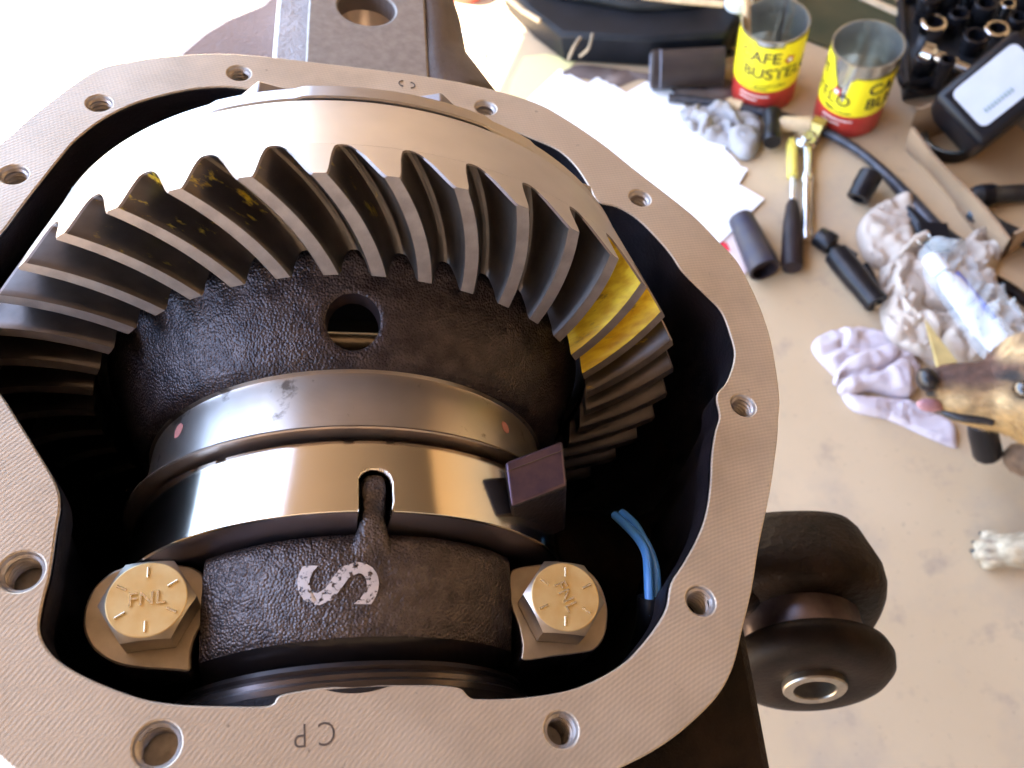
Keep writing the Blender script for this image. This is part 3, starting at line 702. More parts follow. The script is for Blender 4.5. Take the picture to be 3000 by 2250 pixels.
o = m.build('block_body', ['steel_plate', 'cast_in'], blk, 30, bevel=.0009)
for p in o.data.polygons: p.material_index = 0 if p.normal.z > .6 else 1  # sides take cavity black, so their shade is in the material
m = MB(MM); a_ = Vector(tl).lerp(Vector(bl), .24); b_ = Vector(tr).lerp(Vector(br), .24); m.tube([(a_.x, a_.y, WB - .2), (b_.x, b_.y, WB - .2)], .12, 6); m.build('scribed_line', 'stamp', blk)
m = MB(MM); c_ = at(1565, 1590, -24)
m.prism([(c_[0] - 6, c_[1] - 4), (c_[0] + 6, c_[1] - 1), (c_[0] + 6.5, c_[1] + 9), (c_[0] - 5, c_[1] + 6)], -60, -24); m.build('block_foot', M('foot_steel', (.1, .08, .07), .4, .8), blk, 30, bevel=.0008)

wires = empty('sensor_wires', MF, 'pair of blue wires curving out of a black sheath inside the cavity', 'wires')
for k, pts in enumerate(([(1802, 1510), (1830, 1535), (1870, 1578), (1893, 1622), (1899, 1680), (1902, 1752), (1904, 1800)], [(1822, 1503), (1858, 1535), (1885, 1580), (1908, 1625), (1922, 1680), (1922, 1752), (1918, 1800)])):
    ws = [-30, -24, -19, -15, -13, -13, -15] if k == 0 else [-30, -25, -20, -18, -15, -15, -17]
    P = crom([(*at(x, y, w), w) for (x, y), w in zip(pts, ws)], 5, False)
    m = MB(MM); m.tube(P, 1.35, 10); m.build('wire', 'blue_wire', wires, 60)
m = MB(MM); P = crom([(*at(x, y, w), w) for x, y, w in ((1910, 1748, -14.5), (1908, 1800, -18), (1896, 1860, -30), (1870, 1930, -50), (1830, 2010, -75))], 5, False)
m.tube(P, 4.1, 16); m.build('sheath', 'black_plastic', wires, 60)

# ==================================================================== SETTING
MAT['floor'] = M('beige_concrete', (.5, .36, .215), .75, 0, col2=(.59, .44, .28), vscale=3, detail=8, bump=.15, bscale=90)
noise_stain(MAT['floor'], 7, .5, .66, (.36, .29, .23), .5); noise_stain(MAT['floor'], 21, .58, .74, (.25, .2, .17), .5); noise_stain(MAT['floor'], 130, .64, .7, (.24, .19, .15), .4)
m = MB(); G = 40; m.add([(-G, -G, 0), (G, -G, 0), (G, G, 0), (-G, G, 0)], [(0, 1, 2, 3)]); tag(m.build('floor', 'floor', smooth=0), kind='structure')
MAT['ceil'] = M('roof_boards', (.12, .1, .085), .8); MAT['wall'] = M('pale_wall', (.55, .47, .37), .8); MAT['wall_right'] = M('golden_wood_wall', (.62, .46, .27), .7)
ED = Vector((sin(SUN_AZ), cos(SUN_AZ))); EP = Vector((ED.y, -ED.x))       # roof edge faces the sun, set to keep it off the housing
def roofpt(a, b): p = ED * a + EP * b; return (p.x, p.y)
m = MB(); m.prism([roofpt(ROOF_D, -7), roofpt(ROOF_D, 7), roofpt(-4.5, 7), roofpt(-4.5, -7)], ROOF_Z, ROOF_Z + .12); tag(m.build('roof', 'ceil', smooth=0), kind='structure')  # unseen cover added to block the sun and darken reflections
for nm, a, b in (('wall', (-.1, 2.6), (3.2, 2.6)), ('wall', (3.2, 2.6), (3.2, -3.0)), ('wall', (3.2, -3.0), (-3.0, -3.0))):  # unseen walls added, toned for warmth and contrast in the metal's reflections
    d = Vector(b) - Vector(a); nrm_ = Vector((-d.y, d.x)).normalized() * .06
    m = MB(); m.prism([(a[0], a[1]), (b[0], b[1]), (b[0] + nrm_.x, b[1] + nrm_.y), (a[0] + nrm_.x, a[1] + nrm_.y)], 0, ROOF_Z - .01); tag(m.build(nm, 'wall_right' if a[0] > 3 and b[0] > 3 else 'wall', smooth=0), kind='structure')

# ==================================================================== helpers for floor things
def cyl(m, a, b, prof, n=28, mi=0):
    """prof: [(metres along a->b, radius)]"""
    return m.lathe(prof, n, mi, along(a, b))
def thing(name, at_, label, cat, group=None): return empty(name, Matrix.Translation(at_), label, cat, group)
def wbuild(m, name, mat, par, **k):
    """mesh given in world metres, parented to par"""
    o = m.build(name, mat, par, **k); o.matrix_parent_inverse = par.matrix_world.inverted(); return o
MAT['blk_metal'] = M('black_oxide', (.01, .01, .014), .3, .4, spec=.35, col2=(.022, .02, .022), vscale=60)
MAT['chrome'] = M('chrome', (.75, .75, .76), .15, 1); MAT['grip'] = M('dark_grip', (.018, .011, .013), .5, 0, spec=.3, var=.3, vscale=40)
MAT['yellow'] = M('yellow_label', (.9, .78, .02), .4); MAT['red'] = M('red_label', (.42, .03, .025), .4, col2=(.5, .05, .03), vscale=20)
MAT['ink'] = M('black_ink', (.02, .02, .02), .5); MAT['paper'] = M('white_paper', (.88, .87, .88), .7)
MAT['tin'] = M('tin', (.68, .69, .64), .24, .9, var=.2, vscale=25)
MAT['wood'] = M('pale_wood', (.6, .44, .26), .6, var=.15, vscale=60); MAT['white'] = M('white_plastic', (.78, .8, .84), .35)
MAT['redw'] = M('white_print', (.8, .7, .65), .5)

# ---- coffee cans
def can(px, label, group, H, R, texts, top_fn, contents):
    b = fl(*px); r = thing('coffee_can', b, label, 'can', group); face = math.atan2(CAM.y - b.y, CAM.x - b.x); Z = .33 * H
    n = 96; m = MB(); m.lathe([(.002, R - .003), (.0, R - .001), (.0, R - .0005), (H - .002, R - .0005), (H, R), (H + .0012, R + .0005), (H + .0012, R - .001), (H - .003, R - .0016)] + [(H * (.86 - .03 * k), R - .0016 - .0011 * (k % 2)) for k in range(11)] + [(.004, R - .0016), (.004, .0005)], n); m.build('tin_body', 'tin', r, 40)
    m = MB(); m.lathe([(.003, R + .0004), (Z, R + .0004)], n); m.build('red_band', 'red', r, 60)
    m = MB(); vs = []
    for i in range(n + 1):
        a = face + radians(-179 + 358 * i / n); k = top_fn(math.degrees(a - face))
        for j in range(6): z = Z + (H * k - Z) * j / 5; vs.append(((R + .0008) * cos(a), (R + .0008) * sin(a), z))
    m.add(vs, [(i * 6 + j, (i + 1) * 6 + j, (i + 1) * 6 + j + 1, i * 6 + j + 1) for i in range(n) for j in range(5)]); m.build('yellow_label', 'yellow', r, 60)
    def wrap(me, z, deg, name, mat, eps=.0014):
        for v in me.vertices:
            a = face + radians(deg) + v.co.x / R; v.co = ((R + eps) * cos(a), (R + eps) * sin(a), z + v.co.y)
        link_mesh(name, me, mat, r)
    for s_, sz, z, deg in texts: wrap(text_mesh(s_, sz, 0, .0004 if sz > .012 else 0), z * H, deg, 'lettering', 'ink')
    for z, k in ((.37, .7), (.26, .8), (.2, .5)):
        m = MB(); N_ = 30; vs = []
        for i in range(N_ + 1):
            a = face + radians(-42 + 70 * k * i / N_)
            for dz in (-.0011, .0011): vs.append(((R + .0014) * cos(a), (R + .0014) * sin(a), z * H + dz))
        m.add(vs, [(2 * i, 2 * i + 2, 2 * i + 3, 2 * i + 1) for i in range(N_)]); m.build('printed_line', 'ink' if z > .3 else 'redw', r, 60)
    return r, face
CAN_H, CAN_R = .128, .046
def logo(r, face, deg, z):                         # small red and white printed badge
    m = MB(); R = CAN_R
    for sx, mi in ((.009, 0), (.0045, 1)):
        vs = []
        for k in range(10):
            a = 2 * pi * k / 10; rr = sx * (1 if k % 2 else .6); t = face + radians(deg) + rr * cos(a) / R; e = R + .0012 + .0004 * mi; vs.append((e * cos(t), e * sin(t), z + rr * sin(a)))
        m.add(vs, [list(range(10))], mi)
    m.build('printed_badge', ['red', 'white'], r, 60)
r, f_ = can((2233, 268), 'yellow and red coffee can with tools in it, the left one of two', 'coffee cans', CAN_H, CAN_R,
    [('CAFE', .026, .79, -16), ('BUSTELO', .026, .58, 24), ('ground coffee', .008, .42, 12)], lambda d: .97 if abs(d) > 24 else .93, True)
logo(r, f_, 38, .76 * CAN_H)
r, f_ = can((2478, 338), 'empty yellow and red coffee can with a torn label, beside the cardboard box', 'coffee cans', CAN_H, CAN_R,
    [('CAFE', .026, .7, 62), ('BUSTELO', .026, .5, 92), ('BUSTELO', .026, .52, -66), ('CAFE', .026, .76, -90), ('coffee', .009, .4, -38)],
    lambda d: .97 if d < -52 else (.97 - .42 * (d + 52) / 34 if d < -18 else (.5 if d < -8 else .8 if d < 0 else .84)), False)
logo(r, f_, -27, .62 * CAN_H)
m = MB(); m.box((0, 0, 0), (.0008, .0006, .075)); 
for dx, dy, l, rad, mt, nm, lb in ((.012, .006, .17, .004, 'chrome', 'steel_rod', 'thin chrome rod standing in the left coffee can'), (-.016, .01, .15, .006, 'wood', 'wooden_stick', 'short wooden stick leaning in the left coffee can')):
    b = fl(2233, 268); p0 = b + Vector((dx, dy, .006)); p1 = p0 + Vector((dx * 1.2, .02, l)); m = MB(); cyl(m, p0, p1, [(0, 0.0005), (0, rad), (l, rad * .8), (l + .001, .0005)], 12); t_ = thing(nm, p0, lb, 'tool'); wbuild(m, 'shaft', mt, t_)
    m = MB(); cyl(m, p1, p1 + (p1 - p0) * .2, [(0, rad * 1.5), (.012, rad * 1.7), (.022, rad * 1.2), (.0225, .0003)], 12); wbuild(m, 'tip', mt, t_)

# ---- fan of white paper sheets
def sheet(c, e, a, b, side, k, label):
    z = .0012 + k * .0007; P = fl(*c, z); Q = fl(*e, z); d1 = (Q - P).normalized(); d2 = Vector((-d1.y, d1.x, 0)) * side; n = 10; vs = []
    for i in range(n + 1):
        for j in range(n + 1):
            p = P + d1 * a * i / n + d2 * b * j / n; w = 0; vs.append((p.x, p.y, z + w + .0012))
    m = MB(); m.add(vs, [(i * (n + 1) + j, (i + 1) * (n + 1) + j, (i + 1) * (n + 1) + j + 1, i * (n + 1) + j + 1) for i in range(n) for j in range(n)])
    o = m.build('paper_sheet', 'paper', None, 0); s_ = o.modifiers.new('s', 'SOLIDIFY'); s_.thickness = .0004; s_.offset = -1
    tag(o, label, 'paper', 'fan of white paper sheets')
sheet((1640, 205), (1810, 292), .21, .28, -1, 0, 'white sheet whose corner is the leftmost tip of the paper fan')
sheet((1755, 222), (1900, 318), .21, .28, -1, 1, 'white sheet whose corner is the second tip of the paper fan from the left')
sheet((1895, 240), (2065, 393), .21, .28, -1, 2, 'white sheet whose corner is the topmost right tip of the paper fan')
sheet((1948, 246), (2075, 385), .2, .25, -1, 3, 'white sheet showing a narrow corner behind the right tip of the paper fan')
sheet((2135, 412), (2035, 612), .26, .26, -1, 4, 'white sheet over the others, corner pointing at the hammer')
sheet((2190, 497), (2095, 650), .2, .24, -1, 3.4, 'small white sheet peeking out under the upper sheet by the grey cloth')
sheet((2238, 585), (2140, 682), .2, .22, -1, 2.6, 'small white sheet at the lower end of the fan, over the black tube')
me_pts = [(1480, 330), (1500, 235), (1535, 168), (1600, 160), (1690, 178), (1660, 215), (1640, 330)]
m = MB(); m.prism([fl(*p)[:2] for p in me_pts], .0004, .0016); tag(m.build('yellow_envelope', M('pale_yellow_card', (.72, .64, .3), .7), smooth=0), 'pale yellow envelope lying behind the white paper sheets', 'envelope')
m = MB(); m.prism([fl(*p)[:2] for p in [(2040, 640), (2120, 640), (2165, 690), (2190, 790), (2175, 815), (2110, 790)]], .0004, .002)
o = tag(m.build('plastic_wrapper', M('pinkish_plastic', (.7, .5, .47), .3, col2=(.75, .6, .55), vscale=20), smooth=0), 'crumpled pinkish plastic wrapper with a red print under the papers', 'wrapper')
m = MB(); m.prism([fl(*p)[:2] for p in [(2098, 705), (2128, 715), (2140, 738), (2112, 735)]], .0022, .0026); o2 = m.build('red_print', M('red_print', (.7, .04, .06), .5), o)

# ---- tools on the floor
def lying(px0, px1, z0, z1=None): return fl(*px0, z0), fl(*px1, z1 if z1 is not None else z0)
a, b = lying((2170, 640), (2240, 790), .02, .022); t = thing('rubber_tube', a, 'thick dark tube with an open end, poking out from under the papers', 'tube'); L = (b - a).length
m = MB(); cyl(m, a, b, [(0, .0005), (0, .017), (L * .6, .02), (L, .021), (L + .001, .02)], 32); wbuild(m, 'tube_body', M('dark_blue_rubber', (.03, .028, .05), .45, 0, spec=.3, col2=(.06, .05, .05), vscale=40), t)
m = MB(); cyl(m, a, b, [(L + .0012, .0205), (L + .0012, .0165), (L - .012, .016), (L - .012, .0005)], 32); wbuild(m, 'end_cap', 'grip', t)
# screwdriver
a, b = lying((2320, 785), (2322, 590), .016, .014); t = thing('screwdriver', a, 'screwdriver with a long dark handle and a yellow shaft tip', 'screwdriver'); L = (b - a).length
m = MB(); cyl(m, a, b, [(0, .0005), (0, .0125), (.006, .0145), (.03, .014), (L * .6, .013), (L * .93, .009), (L, .006), (L, .0005)], 20); wbuild(m, 'handle', 'grip', t, smooth=50)
a2, b2 = lying((2322, 592), (2322, 520), .014, .012); L = (b2 - a2).length; m = MB(); cyl(m, a2, b2, [(0, .004), (L, .004)], 14); wbuild(m, 'shaft', 'chrome', t)
a3, b3 = lying((2322, 522), (2320, 408), .012, .01); L = (b3 - a3).length; m = MB(); cyl(m, a3, b3, [(0, .0045), (.002, .0075), (L - .01, .0078), (L - .002, .006), (L, .0005)], 14); wbuild(m, 'yellow_tip', M('yellow_tape', (.75, .62, .12), .5), t)
# ratchet
a, b = lying((2362, 705), (2366, 440), .01); t = thing('ratchet', a, 'chrome ratchet with a round head lying right of the screwdriver', 'ratchet'); L = (b - a).length
m = MB(); cyl(m, a, b, [(0, .0005), (0, .008), (.01, .0088), (.018, .0088), (.02, .0065), (.1, .0072), (.103, .009), (.112, .009), (.115, .006), (L * .8, .0062), (L, .008)], 20); wbuild(m, 'handle', 'chrome', t, smooth=30)
c = fl(2362, 412, .012); m = MB(); m.lathe([(0, .0005), (0, .015), (.003, .017), (.014, .017), (.018, .013), (.018, .0005)], 32, mat=Matrix.Translation(c - Vector((0, 0, .01)))); wbuild(m, 'head', 'chrome', t, smooth=30)
m = MB(); m.lathe([(0, .008), (.004, .008), (.004, .0005)], 20, mat=Matrix.Translation(c + Vector((0, 0, .008)))); wbuild(m, 'selector', 'tin', t)
# brass headed hammer on the pry bar
t = thing('hammer', fl(2260, 370), 'small hammer with a black head and a pale wooden handle below the left can', 'hammer')
a, b = lying((2262, 418), (2262, 330), .022, .022); L = (b - a).length; m = MB(); cyl(m, a, b, [(0, .0005), (0, .0125), (.008, .014), (L * .3, .012), (L * .7, .012), (L - .008, .015), (L, .0135), (L, .0005)], 24); wbuild(m, 'head', 'blk_metal', t, smooth=40)
a, b = lying((2275, 362), (2372, 366), .022); L = (b - a).length; m = MB(); cyl(m, a, b, [(0, .007), (L * .2, .011), (L, .0115), (L + .001, .0005)], 16); wbuild(m, 'handle', 'wood', t)
m = MB(); a, b = lying((2378, 366), (2412, 380), .02); L = (b - a).length; cyl(m, a, b, [(0, .0005), (0, .014), (L, .015), (L, .0005)], 6); wbuild(m, 'ferrule', M('brass', (.42, .31, .1), .4, .7), t)
# pry bar / hose
t = thing('pry_bar', fl(2500, 430), 'long black pry bar running from the papers past the right can to the rag', 'pry bar')
P = crom([fl(x, y, .012) for x, y in [(1960, 286), (2060, 296), (2190, 318), (2330, 352), (2430, 392), (2520, 445), (2600, 515), (2670, 590), (2740, 670), (2800, 722)]], 5, False)
n_ = len(P); m = MB(); m.tube(P, [.0065 + .007 * max(0, (i / n_ - .6) / .4) for i in range(n_)], 12); wbuild(m, 'bar', M('scuffed_black_bar', (.025, .025, .032), .4, .4, col2=(.07, .07, .085), vscale=60), t)
m = MB(); a, b = lying((2130, 303), (2172, 313), .012); L = (b - a).length; cyl(m, a, b, [(0, .0068), (0, .009), (L, .009), (L, .0068)], 16); wbuild(m, 'tape_wrap', 'wood', t)
m = MB(); P = [fl(x, y, .012) for x, y in [(2640, 590), (2690, 660), (2715, 700)]]; m.tube(P, [.006, .012, .014], 10); wbuild(m, 'claw', 'blk_metal', t)
# impact sockets
def socket(p0, p1, r0, label, z=None, mat='blk_metal', grp='black impact sockets on the floor'):
    a, b = lying(p0, p1, r0, z); t = thing('impact_socket', a, label, 'socket', grp); L = (b - a).length
    m = MB(); cyl(m, a, b, [(0, r0 * .5), (0, r0 * .88), (.0015, r0 * .94), (L * .35, r0 * .94), (L * .45, r0), (L - .0015, r0), (L, r0 * .94), (L, r0 * .7)], 32); wbuild(m, 'body', mat, t, smooth=30)
    m = MB(); k = [(L + .0001 - d, r0 * .7) for d in (0, .014)]; cyl(m, a, b, k + [(L - .014, .0005)], 6); cyl(m, a, b, [(.0, r0 * .5), (.01, r0 * .5), (.01, .0005)], 4); wbuild(m, 'drive_hole', 'black_plastic', t, smooth=0)
    return t
socket((2512, 583), (2553, 508), .0165, 'short black impact socket tilted up, alone on the floor near the pry bar', .03)
socket((2570, 890), (2448, 742), .0165, 'long black socket with a bluish shine, below the small socket')
socket((2395, 690), (2440, 718), .0145, 'small black socket joint above the long socket')
a, b = lying((2440, 728), (2495, 765), .012); t = thing('socket_adapter', a, 'stubby brown black adapter stuck between the small socket and the rag', 'adapter'); L = (b - a).length
m = MB(); cyl(m, a, b, [(0, .0005), (0, .0095), (L * .4, .009), (L * .45, .0125), (L, .0125), (L, .0005)], 16); wbuild(m, 'body', 'blk_metal', t)
a, b = lying((2490, 775), (2572, 900), .006); t = thing('wooden_stick', a, 'pale wooden stick lying along the long black socket', 'stick'); L = (b - a).length; m = MB(); cyl(m, a, b, [(0, .0005), (0, .005), (L, .006), (L, .0005)], 8); wbuild(m, 'shaft', 'wood', t)
a, b = lying((2535, 775), (2590, 890), .007); t = thing('marker_pen', a, 'thin dark pen half tucked under the edge of the beige rag', 'pen'); L = (b - a).length; m = MB(); cyl(m, a, b, [(0, .0005), (0, .0045), (L * .3, .0055), (L * .31, .005), (L, .005), (L, .0005)], 10); wbuild(m, 'barrel', 'black_plastic', t)
m = MB(); cyl(m, a, b, [(L, .003), (L + .006, .001)], 8); wbuild(m, 'tip', 'ink', t)

# ---- rags
from mathutils.geometry import delaunay_2d_cdt
def seg_d(p, a, b):
    ab = b - a; t = max(0, min(1, (p - a).dot(ab) / max(1e-12, ab.length_squared))); return (p - a - ab * t).length
def inside(p, poly):
    c = False; n = len(poly)
    for i in range(n):
        a, b = poly[i], poly[(i + 1) % n]
        if (a.y > p.y) != (b.y > p.y) and p.x < (b.x - a.x) * (p.y - a.y) / (b.y - a.y) + a.x: c = not c
    return c
def pillow(m, px, z0, h, r, wr=.004, ws=22, sd=0, step=.0042, mi=0):
    poly = [Vector(p[:2]) for p in crom([fl(*p, z0) for p in px], 4)]
    N_ = len(poly); x0 = min(p.x for p in poly); x1 = max(p.x for p in poly); y0 = min(p.y for p in poly); y1 = max(p.y for p in poly)
    pts = list(poly); x = x0
    while x < x1:
        y = y0
        while y < y1:
            p = Vector((x + random.uniform(-.3, .3) * step, y + random.uniform(-.3, .3) * step))
            if inside(p, poly) and min(seg_d(p, poly[i], poly[(i + 1) % N_]) for i in range(N_)) > step * .4: pts.append(p)
            y += step
        x += step
    V, E_, F_, *_ = delaunay_2d_cdt(pts, [], [list(range(N_))], 1, 1e-6)
    vs = []
    for v in V:
        d = min(seg_d(v, poly[i], poly[(i + 1) % N_]) for i in range(N_)); k = min(1, d / r); e = math.sqrt(max(0, 1 - (1 - k) ** 2))
        q = Vector((v.x * ws, v.y * ws, sd)); q = q + Vector((noise.noise(q * .7), noise.noise(q * .7 + Vector((5, 5, 5))), 0)) * 1.2; w = wr * 2.6 * (min(.5, abs(noise.noise(q))) * 3 - .6) + wr * 1.3 * (min(.5, abs(noise.noise(q * 2.3 + Vector((7, 1, 3))))) * 3 - .6) + .35 * wr * noise.noise(q * 7)
        vs.append((v.x, v.y, z0 + (h + w) * e))
    m.add(vs, [list(f) for f in F_], mi)
def rag(layers, mat, label, seeds, loc):
    m = MB()
    for i, (px, z0, h, r, wr) in enumerate(layers): pillow(m, px, z0, h, r * .7, wr, 26, seeds + i * 3.1, .0035)
    t = thing('shop_rag', fl(*loc), label, 'rag', 'dirty shop rags by the dog'); o = wbuild(m, 'cloth', mat, t, smooth=70)
    return t
cl1 = M('beige_cotton', (.56, .47, .39), .9, 0, col2=(.42, .33, .27), vscale=16, detail=7, bump=.4, bscale=600)
cl2 = M('lilac_cotton', (.5, .42, .45), .9, 0, col2=(.62, .54, .56), vscale=18, detail=7, bump=.4, bscale=600)
noise_stain(cl1, 14, .58, .68, (.3, .23, .19), .7); noise_stain(cl2, 22, .6, .7, (.3, .22, .26), .7)
rag([([(2510, 700), (2520, 650), (2560, 610), (2620, 590), (2665, 585), (2680, 620), (2675, 690), (2680, 740), (2640, 780), (2590, 790), (2540, 770)], .002, .022, .02, .003),
     ([(2575, 900), (2580, 780), (2620, 720), (2700, 700), (2740, 730), (2800, 720), (2850, 690), (2940, 705), (2930, 760), (2905, 830), (2960, 900), (3080, 960), (3080, 1060), (2930, 1030), (2840, 1080), (2750, 1080), (2690, 1050), (2600, 990)], .002, .016, .018, .005),
     ([(2600, 850), (2610, 780), (2660, 750), (2710, 790), (2720, 850), (2690, 900), (2640, 905)], .012, .016, .014, .003),
     ([(2590, 960), (2640, 920), (2720, 930), (2760, 990), (2745, 1050), (2690, 1045), (2620, 1010)], .012, .013, .012, .003),
     ([(2750, 1000), (2800, 950), (2880, 960), (2920, 1010), (2880, 1050), (2790, 1070)], .012, .013, .014, .003)], cl1,
    'big crumpled beige rag with grease stains under the glue tube', 4, (2700, 850))
rag([([(2378, 1025), (2400, 985), (2480, 962), (2560, 965), (2630, 990), (2680, 1050), (2700, 1090), (2680, 1150), (2640, 1170), (2560, 1150), (2480, 1130), (2420, 1080)], .001, .010, .012, .002),
     ([(2440, 1115), (2470, 1060), (2540, 1030), (2610, 1015), (2640, 1040), (2600, 1075), (2530, 1095), (2470, 1105), (2452, 1130)], .009, .012, .012, .0015),
     ([(2455, 1150), (2470, 1110), (2560, 1100), (2630, 1060), (2670, 1080), (2670, 1150), (2650, 1165), (2560, 1145), (2490, 1160)], .006, .017, .012, .0015),
     ([(2465, 1150), (2540, 1165), (2640, 1170), (2720, 1200), (2790, 1240), (2805, 1300), (2790, 1312), (2700, 1275), (2600, 1230), (2500, 1205)], .001, .009, .01, .002)], cl2,
    'small folded lilac grey rag lying in front of the dog nose', 9, (2550, 1100))
c_grey = M('grey_cloth', (.26, .25, .26), .8, 0, col2=(.36, .34, .34), vscale=20)
m = MB(); pillow(m, [(1985, 330), (2060, 305), (2200, 330), (2235, 372), (2225, 430), (2190, 470), (2130, 440), (2060, 420), (2010, 380)], .001, .012, .014, .004, 22, 3)
pillow(m, [(2130, 410), (2160, 380), (2215, 385), (2228, 430), (2200, 465), (2160, 460)], .006, .02, .014, .002, 22, 8)
t = thing('grey_cloth', fl(2120, 380), 'grey crumpled cloth between the papers and the hammer', 'cloth'); wbuild(m, 'cloth', c_grey, t, smooth=70)

m = MB(); pillow(m, [(1640, 222), (1700, 190), (1900, 215), (2130, 235), (2160, 262), (2120, 290), (2010, 285), (1940, 262), (1880, 232), (1800, 255), (1720, 232)], .001, .006, .01, .002, 22, 13, .008)  # sheet added to supply the dark tone of unclear clutter here
t = thing('oily_cloth', fl(1900, 230), 'flat dark brown oily cloth between the tool case and the papers', 'cloth'); wbuild(m, 'cloth', M('brown_oily_cloth', (.12, .085, .075), .8, 0, col2=(.2, .15, .13), vscale=14), t, smooth=70)
# ---- glue tube in a clear bag, wood shim
t = thing('glue_tube', fl(2800, 850), 'white tube with a white cap lying on the beige rag inside a clear bag', 'tube')
a, b = lying((2722, 752), (2760, 800), .04); L = (b - a).length; m = MB(); cyl(m, a, b, [(0, .0005), (0, .009), (.002, .0105), (L, .0115), (L, .006)], 24); wbuild(m, 'cap', 'white', t)
a, b = lying((2762, 803), (2950, 1020), .038, .03); L = (b - a).length; m = MB(); ring_ = []
for k in range(9):
    s_ = k / 8; w_, h_ = .012 + .009 * min(1, s_ * 1.6), .012 * (1 - .9 * s_) + .001
    if k == 0: w_, h_ = .008, .008
    ring_ += [(w_ * cos(2 * pi * i / 24), h_ * sin(2 * pi * i / 24), L * s_) for i in range(24)]
mat_ = along(a, b); yv = mat_.to_3x3() @ Vector((0, 1, 0)); m.add(ring_, [(j * 24 + i, j * 24 + (i + 1) % 24, (j + 1) * 24 + (i + 1) % 24, (j + 1) * 24 + i) for j in range(8) for i in range(24)] + [[8 * 24 + i for i in range(24)]], 0, mat_)
wbuild(m, 'tube_body', M('glossy_white_tube', (.72, .78, .86), .25, 0, col2=(.8, .83, .9), vscale=30), t)
for (x0_, y0_), (x1_, y1_) in (((2800, 800), (2880, 900)), ((2870, 880), (2910, 935))):
    a, b = lying((x0_, y0_), (x1_, y1_), .041, .036); L = (b - a).length; m = MB(); cyl(m, a, b, [(0, .0005), (0, .004), (L, .005), (L, .0005)], 8); wbuild(m, 'blue_print', M('blue_print', (.12, .14, .5), .4), t)
film = bpy.data.materials.new('clear_film'); film.use_nodes = True; p = film.node_tree.nodes['Principled BSDF']; p.inputs['Base Color'].default_value = (.85, .9, .95, 1); p.inputs['Alpha'].default_value = .26; p.inputs['Roughness'].default_value = .12
m = MB(); pillow(m, [(2690, 740), (2740, 720), (2830, 760), (2900, 850), (2990, 930), (3050, 1010), (3000, 1070), (2930, 1090), (2850, 1020), (2770, 900), (2710, 820)], .026, .024, .02, .007, 30, 6)
o = m.build('plastic_bag', film, None, 70); tag(o, 'clear crinkled plastic bag wrapped round the white tube', 'bag')
m = MB(); a = fl(2708, 935, .03); b = fl(2770, 1075, .03); d = (b - a); s_ = Vector((-d.y, d.x, 0)).normalized() * .011
m.add([a, b + s_, b - s_, a + Vector((0, 0, .001)), b + s_ + Vector((0, 0, .009)), b - s_ + Vector((0, 0, .009))], [(0, 1, 2), (3, 5, 4), (0, 3, 4, 1), (1, 4, 5, 2), (2, 5, 3, 0)])
tag(m.build('wood_shim', M('ochre_wood', (.5, .36, .14), .6, var=.15, vscale=50), smooth=0), 'ochre wooden wedge pointing up from the beige rag above the dog nose', 'wedge')
# buckle strap
t = thing('buckle_strap', fl(2740, 690), 'black strap with a metal buckle where the pry bar meets the rag', 'strap')
m = MB(); m.prism([fl(*p, .026)[:2] for p in [(2690, 650), (2775, 655), (2790, 735), (2730, 740), (2700, 700)]], .022, .028); wbuild(m, 'strap', 'black_plastic', t, smooth=0, bevel=.001)
m = MB(); P = [fl(x, y, .031) for x, y in [(2680, 700), (2712, 682), (2726, 696), (2694, 715), (2680, 700)]]; m.tube(P, .0015, 8); wbuild(m, 'buckle', 'tin', t)

# ---- stand that carries the housing (below it, hidden in the photograph)
c0 = (MF @ Matrix.Translation((0, 0, -.13))).translation; st = thing('work_stand', (c0.x, c0.y, 0), 'dark steel stand that holds the axle housing up off the floor', 'stand')
m = MB(); m.lathe([(.012, .03), (.02, .024), (c0.z - .02, .024), (c0.z, .05), (c0.z + .03, .055)], 32); m.build('post', 'blk_metal', st, 40)
m = MB(); m.lathe([(0, .001), (0, .085), (.01, .085), (.012, .082), (.012, .001)], 48); m.build('foot_plate', 'blk_metal', st, 30)
# ---- open cardboard box with a black ring and a black bottle
shaded_card = M('cardboard', (.3, .19, .11), .85, 0, col2=(.38, .25, .15), vscale=14, bump=.2, bscale=120)  # darker than the box floor: the panels' shade is in the colour
bt = thing('cardboard_box', fl(2850, 460), 'open brown cardboard box holding a black ring and a black bottle', 'box')
A_, B_, C_, D_2 = [fl(*p) for p in [(2655, 440), (2905, 320), (3240, 560), (2930, 760)]]
m = MB(); m.prism([p[:2] for p in (A_, B_, C_, D_2)], .001, .004); wbuild(m, 'box_floor', M('tan_card', (.58, .4, .22), .8, col2=(.5, .33, .18), vscale=12), bt, smooth=0)
cen = (A_ + B_ + C_ + D_2) / 4
def wall_(p, q, h, flare, nm='side_panel'):
    nn_ = ((p + q) / 2 - cen); nn_.z = 0; nn_.normalize(); d = (q - p); m = MB(); th_ = .004; vs = []
    for k in range(9):
        s_ = k / 8
        for zz in (0, .33, .66, 1):
            o_ = nn_ * flare * zz + Vector((0, 0, h * zz + .001)); w_ = nn_ * .003 * sin(s_ * 7 + zz * 3)
            vs.append(p + d * s_ + o_ + w_)
    k_ = len(vs); vs += [v - nn_ * th_ for v in vs]
    F_ = [(k * 4 + j, (k + 1) * 4 + j, (k + 1) * 4 + j + 1, k * 4 + j + 1) for k in range(8) for j in range(3)]
    F_ = F_ + [tuple(i + k_ for i in f[::-1]) for f in F_] + [(k * 4 + 3, (k + 1) * 4 + 3, (k + 1) * 4 + 3 + k_, k * 4 + 3 + k_) for k in range(8)]
    m.add(vs, F_); wbuild(m, nm, shaded_card, bt, smooth=40)
